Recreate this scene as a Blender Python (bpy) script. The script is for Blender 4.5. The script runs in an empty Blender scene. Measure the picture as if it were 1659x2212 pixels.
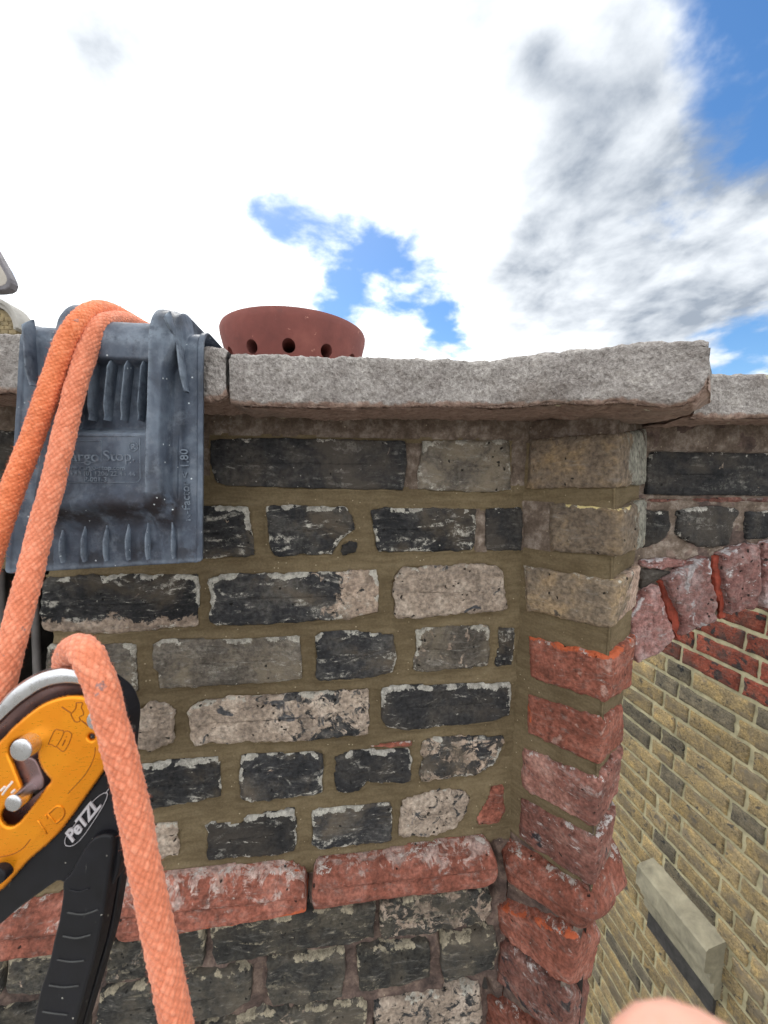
import bpy, bmesh, math, random
import numpy as np
from mathutils import Vector, Matrix

random.seed(7); RNG = np.random.default_rng(7)
SC = bpy.context.scene
COL = SC.collection
R = math.radians

# ------------------------------------------------------------------ camera
FPX, CXP, CYP = 830.0, 829.5, 1106.0            # focal length and centre, photo scaled to 1659 x 2212
CAMZ = 9.0
PITCH, ROLL = R(-5.5), R(0.5)
CAM = np.array([0.0, 0.0, CAMZ])
FWD = np.array([0.0, math.cos(PITCH), math.sin(PITCH)])
_r0 = np.array([1.0, 0.0, 0.0]); _u0 = np.cross(_r0, FWD)
RIGHT = _r0 * math.cos(ROLL) + _u0 * math.sin(ROLL)
UP = -_r0 * math.sin(ROLL) + _u0 * math.cos(ROLL)
cam = bpy.data.cameras.new('camera')
cam.sensor_fit = 'HORIZONTAL'; cam.sensor_width = 36.0
cam.lens = 36.0 * FPX / 1659.0
cam.clip_start = 0.005; cam.clip_end = 3000.0
cam.dof.use_dof = True; cam.dof.focus_distance = 0.46
cam.dof.aperture_fstop = (cam.lens / 1000.0) / 0.0013
co = bpy.data.objects.new('camera', cam); COL.objects.link(co)
M = Matrix(((RIGHT[0], UP[0], -FWD[0], 0), (RIGHT[1], UP[1], -FWD[1], 0), (RIGHT[2], UP[2], -FWD[2], CAMZ), (0, 0, 0, 1)))
co.matrix_world = M
SC.camera = co

def ray(px, py):
    d = FWD + (px - CXP) / FPX * RIGHT - (py - CYP) / FPX * UP
    return d
def at(px, py, d):
    return CAM + d * ray(px, py)

# ------------------------------------------------------------------ node helper
class NT:
    def __init__(s, tree): s.t = tree; s.n = tree.nodes; s.l = tree.links
    def put(s, sock, v):
        if v is None: return
        if isinstance(v, bpy.types.NodeSocket): s.l.new(v, sock)
        else:
            if sock.type == 'RGBA' and hasattr(v, '__len__') and len(v) == 3: v = (*v, 1)
            sock.default_value = v
    def math(s, op, a, b=0.0, c=None, clamp=False):
        n = s.n.new('ShaderNodeMath'); n.operation = op; n.use_clamp = clamp
        s.put(n.inputs[0], a); s.put(n.inputs[1], b)
        if c is not None: s.put(n.inputs[2], c)
        return n.outputs[0]
    def vmath(s, op, a, b=None, scale=None):
        n = s.n.new('ShaderNodeVectorMath'); n.operation = op
        s.put(n.inputs[0], a)
        if b is not None: s.put(n.inputs[1], b)
        if scale is not None: s.put(n.inputs['Scale'], scale)
        return n.outputs['Value'] if op in ('DOT_PRODUCT', 'LENGTH') else n.outputs[0]
    def noise(s, vec, scale, detail=4, rough=.55, dist=0.0, col=False):
        n = s.n.new('ShaderNodeTexNoise'); s.put(n.inputs['Vector'], vec)
        n.inputs['Scale'].default_value = scale; n.inputs['Detail'].default_value = detail
        n.inputs['Roughness'].default_value = rough; n.inputs['Distortion'].default_value = dist
        return n.outputs['Color' if col else 'Fac']
    def voro(s, vec, scale, feature='F1', rnd=1.0):
        n = s.n.new('ShaderNodeTexVoronoi'); n.feature = feature; s.put(n.inputs['Vector'], vec)
        n.inputs['Scale'].default_value = scale; n.inputs['Randomness'].default_value = rnd
        return n
    def mr(s, v, a, b, c=0.0, d=1.0, smooth=True):
        n = s.n.new('ShaderNodeMapRange'); n.interpolation_type = 'SMOOTHSTEP' if smooth else 'LINEAR'
        s.put(n.inputs[0], v)
        for i, x in enumerate((a, b, c, d)): s.put(n.inputs[i + 1], x)
        return n.outputs[0]
    def mix(s, f, a, b, mode='MIX'):
        n = s.n.new('ShaderNodeMix'); n.data_type = 'RGBA'; n.blend_type = mode
        s.put(n.inputs[0], f); s.put(n.inputs[6], a); s.put(n.inputs[7], b)
        return n.outputs[2]
    def ramp(s, f, stops, interp='LINEAR'):
        n = s.n.new('ShaderNodeValToRGB'); n.color_ramp.interpolation = interp
        el = n.color_ramp.elements
        while len(el) < len(stops): el.new(0.5)
        for e, (p, c) in zip(el, stops): e.position = p; e.color = (*c, 1) if len(c) == 3 else c
        s.put(n.inputs[0], f)
        return n.outputs[0]
    def attr(s, name, typ='GEOMETRY'):
        n = s.n.new('ShaderNodeAttribute'); n.attribute_name = name; n.attribute_type = typ
        return n.outputs['Fac']
    def bump(s, h, strength, dist, normal=None):
        n = s.n.new('ShaderNodeBump'); n.inputs['Strength'].default_value = strength
        n.inputs['Distance'].default_value = dist; s.put(n.inputs['Height'], h)
        if normal is not None: s.put(n.inputs['Normal'], normal)
        return n.outputs[0]

def new_mat(name):
    m = bpy.data.materials.new(name); m.use_nodes = True
    nt = NT(m.node_tree); b = m.node_tree.nodes['Principled BSDF']
    tc = nt.n.new('ShaderNodeTexCoord'); oi = nt.n.new('ShaderNodeObjectInfo')
    off = nt.math('MULTIPLY', oi.outputs['Random'], 37.0)
    vec = nt.vmath('ADD', tc.outputs['Object'], off)
    return m, nt, b, vec, oi

# ------------------------------------------------------------------ sky and sun
SUN_EL, SUN_AZ = R(52), R(-24)      # azimuth from +Y (view direction) towards +X: the sun stands beyond the wall, to the left
w = bpy.data.worlds.new('World'); SC.world = w; w.use_nodes = True
nt = NT(w.node_tree)
bg = w.node_tree.nodes['Background']; bg.inputs['Strength'].default_value = 0.12
K = 1.0 / 0.12
sky = nt.n.new('ShaderNodeTexSky'); sky.sky_type = 'NISHITA'; sky.sun_disc = False
sky.sun_elevation = SUN_EL; sky.sun_rotation = SUN_AZ; sky.altitude = 50; sky.air_density = 1.0; sky.dust_density = 0.4; sky.ozone_density = 2.5
tc = nt.n.new('ShaderNodeTexCoord'); D = tc.outputs['Generated']
sep = nt.n.new('ShaderNodeSeparateXYZ'); nt.l.new(D, sep.inputs[0])
zz = nt.math('ADD', nt.math('MAXIMUM', sep.outputs[2], 0.0), 0.22)
cl = nt.n.new('ShaderNodeCombineXYZ')                       # the direction carried to a flat cloud layer
nt.put(cl.inputs[0], nt.math('DIVIDE', sep.outputs[0], zz)); nt.put(cl.inputs[1], nt.math('DIVIDE', sep.outputs[1], zz)); cl.inputs[2].default_value = 3.1
P = cl.outputs[0]
big = nt.noise(P, 1.3, 2, .5)
fine = nt.noise(P, 3.4, 6, .56, .15)
def lobes(items):
    tot = None
    for px, py, rad, wt in items:
        d = ray(px, py); d = d / np.linalg.norm(d)
        dd = nt.vmath('DOT_PRODUCT', D, tuple(d))
        g = nt.math('MULTIPLY', nt.math('EXPONENT', nt.math('MULTIPLY', nt.math('SUBTRACT', dd, 1.0), 2.0 / (rad * rad))), wt)
        tot = g if tot is None else nt.math('ADD', tot, g)
    return tot
blue = lobes([(830, 580, .13, .70), (610, 480, .07, .62), (960, 690, .10, .62), (720, 640, .07, .45), (540, 440, .04, .45), (1655, 20, .12, 1.05), (1690, 300, .07, .60), (1690, 560, .07, .46), (1625, 780, .08, .62), (10, 650, .06, .46)])
cov = nt.math('ADD', nt.math('MULTIPLY', fine, 2.1), nt.math('MULTIPLY', big, 0.15))
cov = nt.math('SUBTRACT', cov, blue)
mask = nt.mr(cov, 0.36, 0.84)
grey = lobes([(1120, 600, .08, .55), (1050, 60, .10, .70), (1165, 110, .03, .45), (220, 0, .10, .95), (460, 215, .05, .85), (930, 470, .04, .6)])
bd = ray(1500, 420); bd = bd / np.linalg.norm(bd)
grey = nt.math('ADD', grey, nt.mr(nt.vmath('DOT_PRODUCT', D, tuple(bd)), .915, .985, 0, .95))
gn = nt.noise(P, 4.0, 6, .54, .15)
tex = nt.mr(nt.math('SUBTRACT', nt.math('MULTIPLY', gn, 1.6), nt.math('MULTIPLY', fine, .6)), .22, .78, 0, 1, False)
gsh = nt.math('ADD', nt.math('MULTIPLY', grey, nt.math('ADD', .52, nt.math('MULTIPLY', tex, .50))), nt.math('MULTIPLY', nt.math('MULTIPLY', tex, tex), .16), clamp=True)
ccol = nt.mix(gsh, (1.36 * K, 1.39 * K, 1.40 * K), (0.30 * K, 0.345 * K, 0.41 * K))
hsv = nt.n.new('ShaderNodeHueSaturation'); hsv.inputs['Saturation'].default_value = 1.25; hsv.inputs['Value'].default_value = 1.0
nt.put(hsv.inputs['Color'], sky.outputs[0])
nt.put(bg.inputs['Color'], nt.mix(mask, hsv.outputs[0], ccol))

sl = bpy.data.lights.new('sun', 'SUN'); sl.energy = 1.2; sl.angle = R(12); sl.color = (1.0, .96, .9)
so = bpy.data.objects.new('sun', sl); COL.objects.link(so)
sd = Vector((math.sin(SUN_AZ) * math.cos(SUN_EL), math.cos(SUN_AZ) * math.cos(SUN_EL), math.sin(SUN_EL)))
so.rotation_euler = (-sd).to_track_quat('-Z', 'Y').to_euler(); so.location = (0, 0, 30)
SC.view_settings.view_transform = 'Standard'; SC.view_settings.look = 'None'
SC.view_settings.exposure = 0.42; SC.view_settings.gamma = 1.0; SC.view_settings.use_curve_mapping = False
SC.cycles.max_bounces = 4; SC.cycles.diffuse_bounces = 3; SC.cycles.glossy_bounces = 2
SC.cycles.use_adaptive_sampling = True; SC.cycles.adaptive_threshold = .03; SC.cycles.use_denoising = True
w.cycles.sampling_method = 'MANUAL'; w.cycles.sample_map_resolution = 512

# ------------------------------------------------------------------ geometry helpers
def hash3(ix, iy, iz, seed):
    h = (ix.astype(np.int64) * 374761393 + iy.astype(np.int64) * 668265263 + iz.astype(np.int64) * 2147483647 + seed * 974711) & 0xFFFFFFFF
    h = ((h ^ (h >> 13)) * 1274126177) & 0xFFFFFFFF
    h = (h ^ (h >> 16)) & 0xFFFFFFFF
    return h.astype(np.float64) / 4294967295.0
def vnoise(p, scale, seed=0):
    q = p * scale; i = np.floor(q).astype(np.int64); f = q - i; f = f * f * (3 - 2 * f)
    r = 0
    for dx in (0, 1):
        for dy in (0, 1):
            for dz in (0, 1):
                wgt = (f[:, 0] if dx else 1 - f[:, 0]) * (f[:, 1] if dy else 1 - f[:, 1]) * (f[:, 2] if dz else 1 - f[:, 2])
                r = r + wgt * hash3(i[:, 0] + dx, i[:, 1] + dy, i[:, 2] + dz, seed)
    return r * 2 - 1
def fbm(p, scale, octs=4, rough=.55, seed=0):
    r = 0; a = 1; tot = 0
    for k in range(octs):
        r = r + a * vnoise(p, scale * 2.03 ** k, seed + 17 * k); tot += a; a *= rough
    return r / tot
def p3(a): 
    a = np.asarray(a, float)
    return np.c_[a, np.zeros(len(a))] if a.shape[1] == 2 else a

def set_props(o, label=None, cat=None, group=None, kind=None):
    if label: o['label'] = label
    if cat: o['category'] = cat
    if group: o['group'] = group
    if kind: o['kind'] = kind
    return o
def empty(name, loc, label, cat, group=None):
    o = bpy.data.objects.new(name, None); COL.objects.link(o); o.location = Vector(loc)
    o.empty_display_size = .05
    return set_props(o, label, cat, group, 'thing')
def world_origin(o):
    v = np.zeros(3)
    while o is not None: v = v + np.array(o.location); o = o.parent
    return v
def mk(name, V, F, mat, parent=None, attrs=None, smooth=True, origin=None, mats=None, midx=None):
    V = np.asarray(V, float)
    org = V.mean(0) if origin is None else np.asarray(origin, float)
    me = bpy.data.meshes.new(name)
    me.from_pydata((V - org).tolist(), [], [tuple(int(i) for i in f) for f in F])
    for k, a in (attrs or {}).items():
        at_ = me.attributes.new(k, 'FLOAT', 'POINT'); at_.data.foreach_set('value', np.asarray(a, np.float32))
    if smooth: me.polygons.foreach_set('use_smooth', [True] * len(me.polygons))
    for m_ in (mats or [mat]): me.materials.append(m_)
    if midx is not None: me.polygons.foreach_set('material_index', midx)
    me.update()
    o = bpy.data.objects.new(name, me); COL.objects.link(o)
    if parent is not None:
        o.parent = parent; o.location = Vector(org - world_origin(parent))
    else: o.location = Vector(org)
    return o
def grid_faces(nu, nv, wrap_u=False, flip=False):
    idx = np.arange(nu * nv).reshape(nv, nu)
    a = idx[:-1, :-1] if not wrap_u else idx[:-1, :]
    b = idx[:-1, 1:] if not wrap_u else np.roll(idx, -1, 1)[:-1, :]
    c = idx[1:, 1:] if not wrap_u else np.roll(idx, -1, 1)[1:, :]
    d = idx[1:, :-1] if not wrap_u else idx[1:, :]
    f = np.stack([a, b, c, d], -1).reshape(-1, 4)
    return f[:, ::-1] if flip else f
def box(c, sx, sy, sz, ax=None):
    ax = np.eye(3) if ax is None else np.asarray(ax)
    V = [np.asarray(c) + ax[0] * sx * x + ax[1] * sy * y + ax[2] * sz * z for z in (-.5, .5) for y in (-.5, .5) for x in (-.5, .5)]
    F = [(0, 2, 3, 1), (4, 5, 7, 6), (0, 1, 5, 4), (2, 6, 7, 3), (0, 4, 6, 2), (1, 3, 7, 5)]
    return np.array(V), F
def merge(parts):
    V = []; F = []; n = 0
    for v, f in parts:
        V.append(np.asarray(v)); F += [tuple(int(i) + n for i in q) for q in f]; n += len(v)
    return np.vstack(V), F
def resample(poly, n, closed=True):
    p = np.asarray(poly, float)
    if closed: p = np.vstack([p, p[:1]])
    d = np.r_[0, np.cumsum(np.linalg.norm(np.diff(p, axis=0), axis=1))]
    t = np.linspace(0, d[-1], n, endpoint=not closed)
    return np.stack([np.interp(t, d, p[:, k]) for k in range(p.shape[1])], 1)
def smooth_path(pts, n):
    pts = np.asarray(pts, float); m = len(pts)
    d = np.r_[0, np.cumsum(np.linalg.norm(np.diff(pts, axis=0), axis=1))]
    ext = np.vstack([2 * pts[0] - pts[1], pts, 2 * pts[-1] - pts[-2]])
    out = []
    for t in np.linspace(0, d[-1], n):
        i = min(max(np.searchsorted(d, t) - 1, 0), m - 2)
        f = (t - d[i]) / max(d[i + 1] - d[i], 1e-9)
        p0, p1, p2, p3_ = ext[i:i + 4]
        out.append(.5 * ((2 * p1) + (-p0 + p2) * f + (2 * p0 - 5 * p1 + 4 * p2 - p3_) * f ** 2 + (-p0 + 3 * p1 - 3 * p2 + p3_) * f ** 3))
    return np.array(out)
def tube(path, rad, ns=12, closed_ends=True):
    path = np.asarray(path, float); n = len(path)
    T = np.gradient(path, axis=0); T /= np.linalg.norm(T, axis=1)[:, None]
    u = np.cross(T[0], [0.3, 0.2, 0.93]); u /= np.linalg.norm(u)
    rad = np.broadcast_to(rad, (n,)); V = []
    for i in range(n):
        u = u - T[i] * np.dot(u, T[i]); u /= np.linalg.norm(u); v = np.cross(T[i], u)
        for k in range(ns):
            a = 2 * math.pi * k / ns
            V.append(path[i] + rad[i] * (math.cos(a) * u + math.sin(a) * v))
    F = [tuple(f) for f in grid_faces(ns, n, True)]
    if closed_ends: F += [tuple(range(ns))[::-1], tuple(range((n - 1) * ns, n * ns))]
    return np.array(V), F
def lathe(profile, ns, centre, tilt=None):
    V = []
    for r_, z in profile:
        for k in range(ns):
            a = 2 * math.pi * k / ns; V.append((r_ * math.cos(a), r_ * math.sin(a), z))
    V = np.array(V)
    if tilt is not None: V = V @ np.array(tilt).T
    return V + np.asarray(centre), [tuple(f) for f in grid_faces(ns, len(profile), True)]

class Plane:
    """a vertical wall plane: O a point of it, az the compass angle of its course direction"""
    def __init__(s, O, S, N=None, Z=(0, 0, 1)):
        s.O = np.asarray(O, float); s.S = np.asarray(S, float) / np.linalg.norm(S); s.Z = np.asarray(Z, float)
        n = np.cross(s.S, s.Z); n /= np.linalg.norm(n)
        if np.dot(n, CAM - s.O) < 0: n = -n
        s.N = n
    def hit(s, px, py):
        d = ray(px, py); t = np.dot(s.O - CAM, s.N) / np.dot(d, s.N)
        return CAM + t * d
    def sz(s, px, py):
        p = s.hit(px, py) - s.O
        a = np.dot(s.S, s.Z); b = np.dot(p, s.S); c = np.dot(p, s.Z); k = 1 - a * a
        return np.array([(b - a * c) / k, (c - a * b) / k])
    def poly(s, pts): return np.array([s.sz(*p) for p in pts])
    def to3(s, q, h=0.0):
        q = np.asarray(q, float); h = np.broadcast_to(h, (len(q),))
        return s.O + q[:, :1] * s.S + q[:, 1:2] * s.Z + h[:, None] * s.N

def edge_dist(pts, poly):
    """distance from points to a polygon's outline, and which points lie inside"""
    a = poly; b = np.roll(poly, -1, 0); best = np.full(len(pts), 1e9); ins = np.zeros(len(pts), bool)
    for p, q in zip(a, b):
        e = q - p; L2 = e @ e + 1e-18
        t = np.clip(((pts - p) @ e) / L2, 0, 1)
        best = np.minimum(best, np.hypot(*(pts - p - t[:, None] * e).T))
        c = ((p[1] > pts[:, 1]) != (q[1] > pts[:, 1]))
        with np.errstate(divide='ignore', invalid='ignore'):
            xs = (q[0] - p[0]) * (pts[:, 1] - p[1]) / (q[1] - p[1]) + p[0]
        ins ^= c & (pts[:, 0] < xs)
    return best, ins

RINGS = np.array([0, .03, .07, .12, .18, .26, .35, .45, .56, .68, .80, .91, .985])
BSEED = [0]
def brick_mesh(pl, poly2, proud=0.0, rough=1.0, depth=.03, n=110, profile=None, back=None, rnd=.0022):
    """a rough brick face filling a polygon of the wall plane, with rounded chipped edges and sides going into the wall"""
    BSEED[0] += 1; sd_ = BSEED[0] * 31
    o = resample(poly2, n)
    tan = np.roll(o, -1, 0) - np.roll(o, 1, 0); nor = np.c_[tan[:, 1], -tan[:, 0]]; nor /= np.linalg.norm(nor, axis=1)[:, None] + 1e-12
    cen = o.mean(0)
    if np.mean(np.sum(nor * (o - cen), 1)) < 0: nor = -nor
    jit = fbm(p3(o) + sd_, 90, 3, .6, sd_) * .0026 * rough + fbm(p3(o) + sd_, 420, 2, .6, sd_ + 3) * .0011 * rough
    jit = jit - .006 * np.clip(fbm(p3(o) + sd_, 38, 2, .5, sd_ + 11) - .35, 0, 1) * rough
    o = o + nor * jit[:, None]
    mn, mx = o.min(0), o.max(0); size = mx - mn
    k = 0 if size[0] >= size[1] else 1
    half = .5 * size[1 - k]; lo, hi = mn[k] + half * .9, mx[k] - half * .9
    if lo > hi: lo = hi = cen[k]
    sp = o.copy(); sp[:, k] = np.clip(o[:, k], lo, hi)
    mid = np.interp(sp[:, k], [lo - 1e-6, hi + 1e-6], [cen[1 - k]] * 2)
    sp[:, 1 - k] = mid
    pts = np.vstack([o * (1 - f) + sp * f for f in RINGS])
    d, _ = edge_dist(pts, o)
    d[:n] = 0
    r = rnd * (1 + .5 * fbm(p3(pts) + sd_, 60, 2, .5, sd_ + 5))
    h = proud - r * np.clip(1 - d / (r * 2.2), 0, 1) ** 2
    h += rough * (fbm(p3(pts) + sd_, 45, 4, .6, sd_ + 7) * .0024 + fbm(p3(pts) + sd_, 240, 3, .6, sd_ + 9) * .0011)
    vv = (pts[:, 1] - mn[1]) / size[1]; uu = (pts[:, 0] - mn[0]) / size[0]
    h += (uu - .5) * random.uniform(-.0016, .0016) + (vv - .5) * random.uniform(-.0012, .0012)
    if profile is not None: h += profile(uu, vv)
    V = np.vstack([pl.to3(o, h[:n] - depth), pl.to3(pts, h)])
    F = grid_faces(n, len(RINGS) + 1, True)
    m = len(RINGS) + 1
    ctr = V[-n:].mean(0)
    V = np.vstack([V, ctr[None]])
    F = [tuple(f) for f in F] + [(( m - 1) * n + i, (m - 1) * n + (i + 1) % n, m * n) for i in range(n)]
    # orientation towards N
    e1 = V[F[n][1]] - V[F[n][0]]; e2 = V[F[n][2]] - V[F[n][0]]
    if np.dot(np.cross(e1, e2), pl.N) < 0: F = [f[::-1] for f in F]
    ed = np.r_[np.zeros(n), d, d.max()]; vv = np.r_[vv[:n], vv, .5]; uu = np.r_[uu[:n], uu, .5]
    return V, F, ed, uu, vv

# ------------------------------------------------------------------ materials
def brick_material(name, c, second=None, lime=(.55, .52, .45), edge=.5, veins=.5, specks=.5, pits=.4, accent=None, acc=.0, bump=.7, dusty=.3, patch=None, patch_t=.6, stain=None, scuff=0.0):
    """fired clay with soot, lime residue along the edges, hairline lime veins, specks and pits"""
    m, nt, b, vec, oi = new_mat(name)
    n1 = nt.noise(vec, 22, 5, .68, .3); n2 = nt.noise(vec, 190, 2, .6)
    col = nt.ramp(nt.mr(n1, .28, .72, smooth=False), [(0, c[0]), (.5, c[1]), (1, c[2])])
    mxa = nt.attr('mx')
    if second is not None:
        n6 = nt.noise(vec, 48, 4, .7, .6)
        col2 = nt.ramp(nt.noise(vec, 60, 3, .7), [(.3, second[0]), (.5, second[1]), (.7, second[2])])
        mm = nt.mr(nt.math('ADD', mxa, nt.math('MULTIPLY', nt.math('SUBTRACT', n6, .5), 2.2)), .42, .6)
        col = nt.mix(mm, col, col2)
    if patch is not None:
        n7 = nt.noise(vec, 30, 4, .6, .8)
        col = nt.mix(nt.mr(n7, patch_t, patch_t + .06), col, patch)
    col = nt.mix(1.0, col, nt.ramp(n2, [(.25, (.5, .5, .5)), (.75, (1.5, 1.5, 1.5))]), 'MULTIPLY')
    if stain is not None:
        sn = nt.noise(vec, 11, 5, .66, .5)
        col = nt.mix(nt.mr(sn, .46, .66, 0, .85), col, stain)
    ed = nt.attr('edge'); wht = nt.attr('wht'); vv = nt.attr('vv')
    tint = nt.mr(oi.outputs['Random'], 0, 1, .78, 1.28, False)
    col = nt.vmath('SCALE', col, scale=tint)
    sv = nt.vmath('MULTIPLY', nt.vmath('ADD', vec, nt.vmath('SCALE', nt.noise(vec, 9, 1, .5, 0, True), scale=.05)), (1.0, 1.0, 3.6))
    stn = nt.noise(sv, 42, 5, .74)
    col = nt.mix(nt.mr(stn, .50, .74, 0, dusty), col, (.26, .245, .225))
    n3 = nt.noise(vec, 125, 4, .82)
    near = nt.math('MULTIPLY', nt.mr(ed, .0, .0105, 1.0, 0.0), nt.mr(nt.noise(vec, 34, 2, .5), .44, .60, .05, 1.25))
    near = nt.math('MULTIPLY', near, nt.math('ADD', .40, nt.math('MULTIPLY', nt.math('MULTIPLY', vv, vv), .85)))
    lm = nt.math('ADD', nt.math('MULTIPLY', nt.math('MULTIPLY', near, edge), wht), n3)
    lmask = nt.mr(lm, .70, .77)
    limec = nt.mix(nt.mr(n3, .35, .7), tuple(x * .42 for x in lime), lime)
    col = nt.mix(nt.math('MULTIPLY', lmask, .82), col, limec)
    if scuff > 0:
        n8 = nt.noise(sv, 15, 3, .6, 1.0)
        sm = nt.math('MULTIPLY', nt.mr(n8, .55, .66), nt.mr(n3, .44, .60))
        col = nt.mix(nt.math('MULTIPLY', nt.math('MULTIPLY', sm, wht), scuff), col, limec)
    if accent is not None:
        n5 = nt.noise(vec, 40, 5, .72, .4)
        am = nt.mr(nt.math('ADD', nt.math('ADD', n5, nt.math('MULTIPLY', nt.mr(ed, .0, .012, 1, 0), .16)), nt.attr('ac')), .92 - acc, .98 - acc)
        col = nt.mix(am, col, nt.mix(n2, accent, tuple(x * .7 for x in accent)))
    if veins > 0:
        sk = nt.mr(stn, .60, .67); sk = nt.math('MULTIPLY', sk, nt.mr(nt.noise(vec, 60, 2, .5), .45, .62))
        col = nt.mix(nt.math('MULTIPLY', sk, nt.math('MULTIPLY', wht, veins)), col, lime)
    if specks > 0:
        v = nt.voro(vec, 240); sp = nt.mr(nt.math('ADD', v.outputs['Distance'], nt.math('MULTIPLY', nt.math('SUBTRACT', n2, .5), .6)), .14, .3, 1, 0)
        sr = nt.n.new('ShaderNodeSeparateColor'); nt.put(sr.inputs[0], v.outputs['Color'])
        sp = nt.math('MULTIPLY', sp, nt.mr(nt.math('ADD', sr.outputs[0], nt.math('MULTIPLY', nt.math('SUBTRACT', n3, .5), 1.2)), 1.02, 1.1))
        col = nt.mix(nt.math('MULTIPLY', sp, specks), col, lime)
    pv = nt.voro(nt.vmath('ADD', vec, nt.vmath('SCALE', nt.noise(vec, 160, 1, .5, 0, True), scale=.006)), 120); pr = nt.n.new('ShaderNodeSeparateColor'); nt.put(pr.inputs[0], pv.outputs['Color'])
    pm = nt.math('MULTIPLY', nt.mr(pv.outputs['Distance'], .14, .26, 1, 0), nt.mr(pr.outputs[1], 1 - .22 * pits, 1 - .2 * pits))
    col = nt.mix(nt.math('MULTIPLY', pm, .9), col, (.012, .011, .010))
    nt.put(b.inputs['Base Color'], col)
    b.inputs['Roughness'].default_value = .88; b.inputs['Specular IOR Level'].default_value = .25
    h = nt.math('ADD', nt.math('MULTIPLY', nt.noise(vec, 90, 5, .7), 1.2), nt.math('MULTIPLY', nt.noise(vec, 420, 1, .6), .3))
    h = nt.math('SUBTRACT', h, nt.math('MULTIPLY', pm, 1.2))
    h = nt.math('ADD', h, nt.math('MULTIPLY', stn, .8))
    nt.put(b.inputs['Normal'], nt.bump(h, min(bump * 1.2, 1.0), .0034))
    return m

TAN = ((.20, .15, .12), (.34, .26, .20), (.46, .37, .30))
MB = {
 'black': brick_material('sooty_black_brick', ((.011, .012, .014), (.029, .029, .031), (.090, .085, .078)), TAN, edge=.52, veins=.75, specks=.7, pits=.4, accent=(.6, .36, .10), acc=-.02, lime=(.62, .59, .52), dusty=.26, stain=(.105, .084, .062), scuff=.75),
 'slate': brick_material('smooth_black_brick', ((.013, .0135, .0155), (.026, .0255, .0265), (.062, .055, .048)), TAN, edge=.36, veins=.55, specks=.4, pits=.25, bump=.5, accent=(.55, .3, .10), acc=-.06, lime=(.60, .57, .51), dusty=.12, stain=(.065, .055, .046), scuff=.35),
 'grey': brick_material('grey_brown_brick', ((.050, .044, .038), (.105, .090, .074), (.20, .175, .145)), TAN, edge=.45, veins=.6, specks=.5, pits=.5, accent=(.6, .4, .14), acc=-.04, dusty=.5, stain=(.20, .165, .12), scuff=.5),
 'tan': brick_material('pale_tan_brick', ((.17, .135, .11), (.36, .285, .225), (.56, .47, .39)), ((.02, .02, .02), (.04, .04, .042), (.12, .11, .10)), edge=.3, veins=.3, specks=.7, pits=1.3, accent=(.62, .38, .12), acc=.0, bump=1.0, patch=(.075, .075, .08), patch_t=.635, dusty=.2),
 'olive': brick_material('olive_black_brick', ((.018, .018, .019), (.042, .040, .036), (.11, .095, .072)), TAN, lime=(.46, .40, .29), edge=.34, veins=.45, specks=.5, pits=.6, accent=(.5, .38, .2), acc=-.04, dusty=.4, stain=(.095, .080, .062), scuff=.45),
 'stock': brick_material('yellow_stock_brick', ((.12, .098, .078), (.22, .168, .118), (.35, .245, .135)), ((.24, .17, .13), (.36, .255, .20), (.47, .35, .29)), edge=.24, veins=.3, specks=.4, pits=.5, accent=(.80, .62, .28), acc=-.03, bump=.7, patch=(.085, .068, .052), patch_t=.63, dusty=.4),
 'stockgrey': brick_material('washed_stock_brick', ((.12, .094, .074), (.21, .160, .115), (.36, .25, .135)), ((.17, .165, .135), (.25, .24, .20), (.36, .345, .29)), edge=.24, veins=.3, specks=.4, pits=.5, accent=(.80, .66, .32), acc=-.03, bump=.6, patch=(.11, .085, .07), patch_t=.63, dusty=.35),
 'red': brick_material('limed_red_brick', ((.11, .042, .030), (.235, .080, .054), (.35, .150, .112)), ((.22, .135, .115), (.34, .225, .195), (.46, .36, .32)), lime=(.58, .53, .49), edge=.2, veins=.5, specks=.7, pits=.25, accent=(.58, .135, .058), acc=-.02, bump=1.0, patch=(.32, .19, .155), patch_t=.64, dusty=.45),
 'darkred': brick_material('sooty_red_brick', ((.09, .042, .036), (.19, .080, .062), (.35, .19, .155)), ((.022, .020, .024), (.04, .034, .036), (.09, .07, .065)), lime=(.62, .58, .56), edge=.15, veins=.6, specks=.8, pits=.3, accent=(.55, .14, .07), acc=-.03, bump=1.0, patch=(.036, .030, .034), patch_t=.615, dusty=.4, scuff=.4),
 'voussoir': brick_material('limed_arch_brick', ((.14, .050, .044), (.27, .135, .12), (.42, .32, .31)), ((.2, .06, .05), (.3, .1, .08), (.4, .2, .17)), lime=(.58, .55, .56), edge=.2, veins=.9, specks=1.0, pits=.8, accent=(.45, .08, .045), acc=-.02, bump=1.2, patch=(.42, .38, .38), patch_t=.60, dusty=.6),
}
def simple_mat(name, col, rough=.6, var=.25, scale=40, metal=0.0, bump=0.0, bscale=200, spec=.5, stops=None):
    m, nt, b, vec, oi = new_mat(name)
    n = nt.noise(vec, scale, 6, .62, .3)
    c = nt.ramp(n, stops if stops else [(.3, tuple(x * (1 - var) for x in col)), (.7, tuple(min(x * (1 + var), 1) for x in col))])
    nt.put(b.inputs['Base Color'], c)
    nt.put(b.inputs['Roughness'], nt.mr(nt.noise(vec, scale * 2.3, 5, .6), .3, .7, max(rough - .1, .03), min(rough + .1, 1)))
    b.inputs['Metallic'].default_value = metal; b.inputs['Specular IOR Level'].default_value = spec
    if bump: nt.put(b.inputs['Normal'], nt.bump(nt.noise(vec, bscale, 6, .62), bump, .001))
    return m

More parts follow.
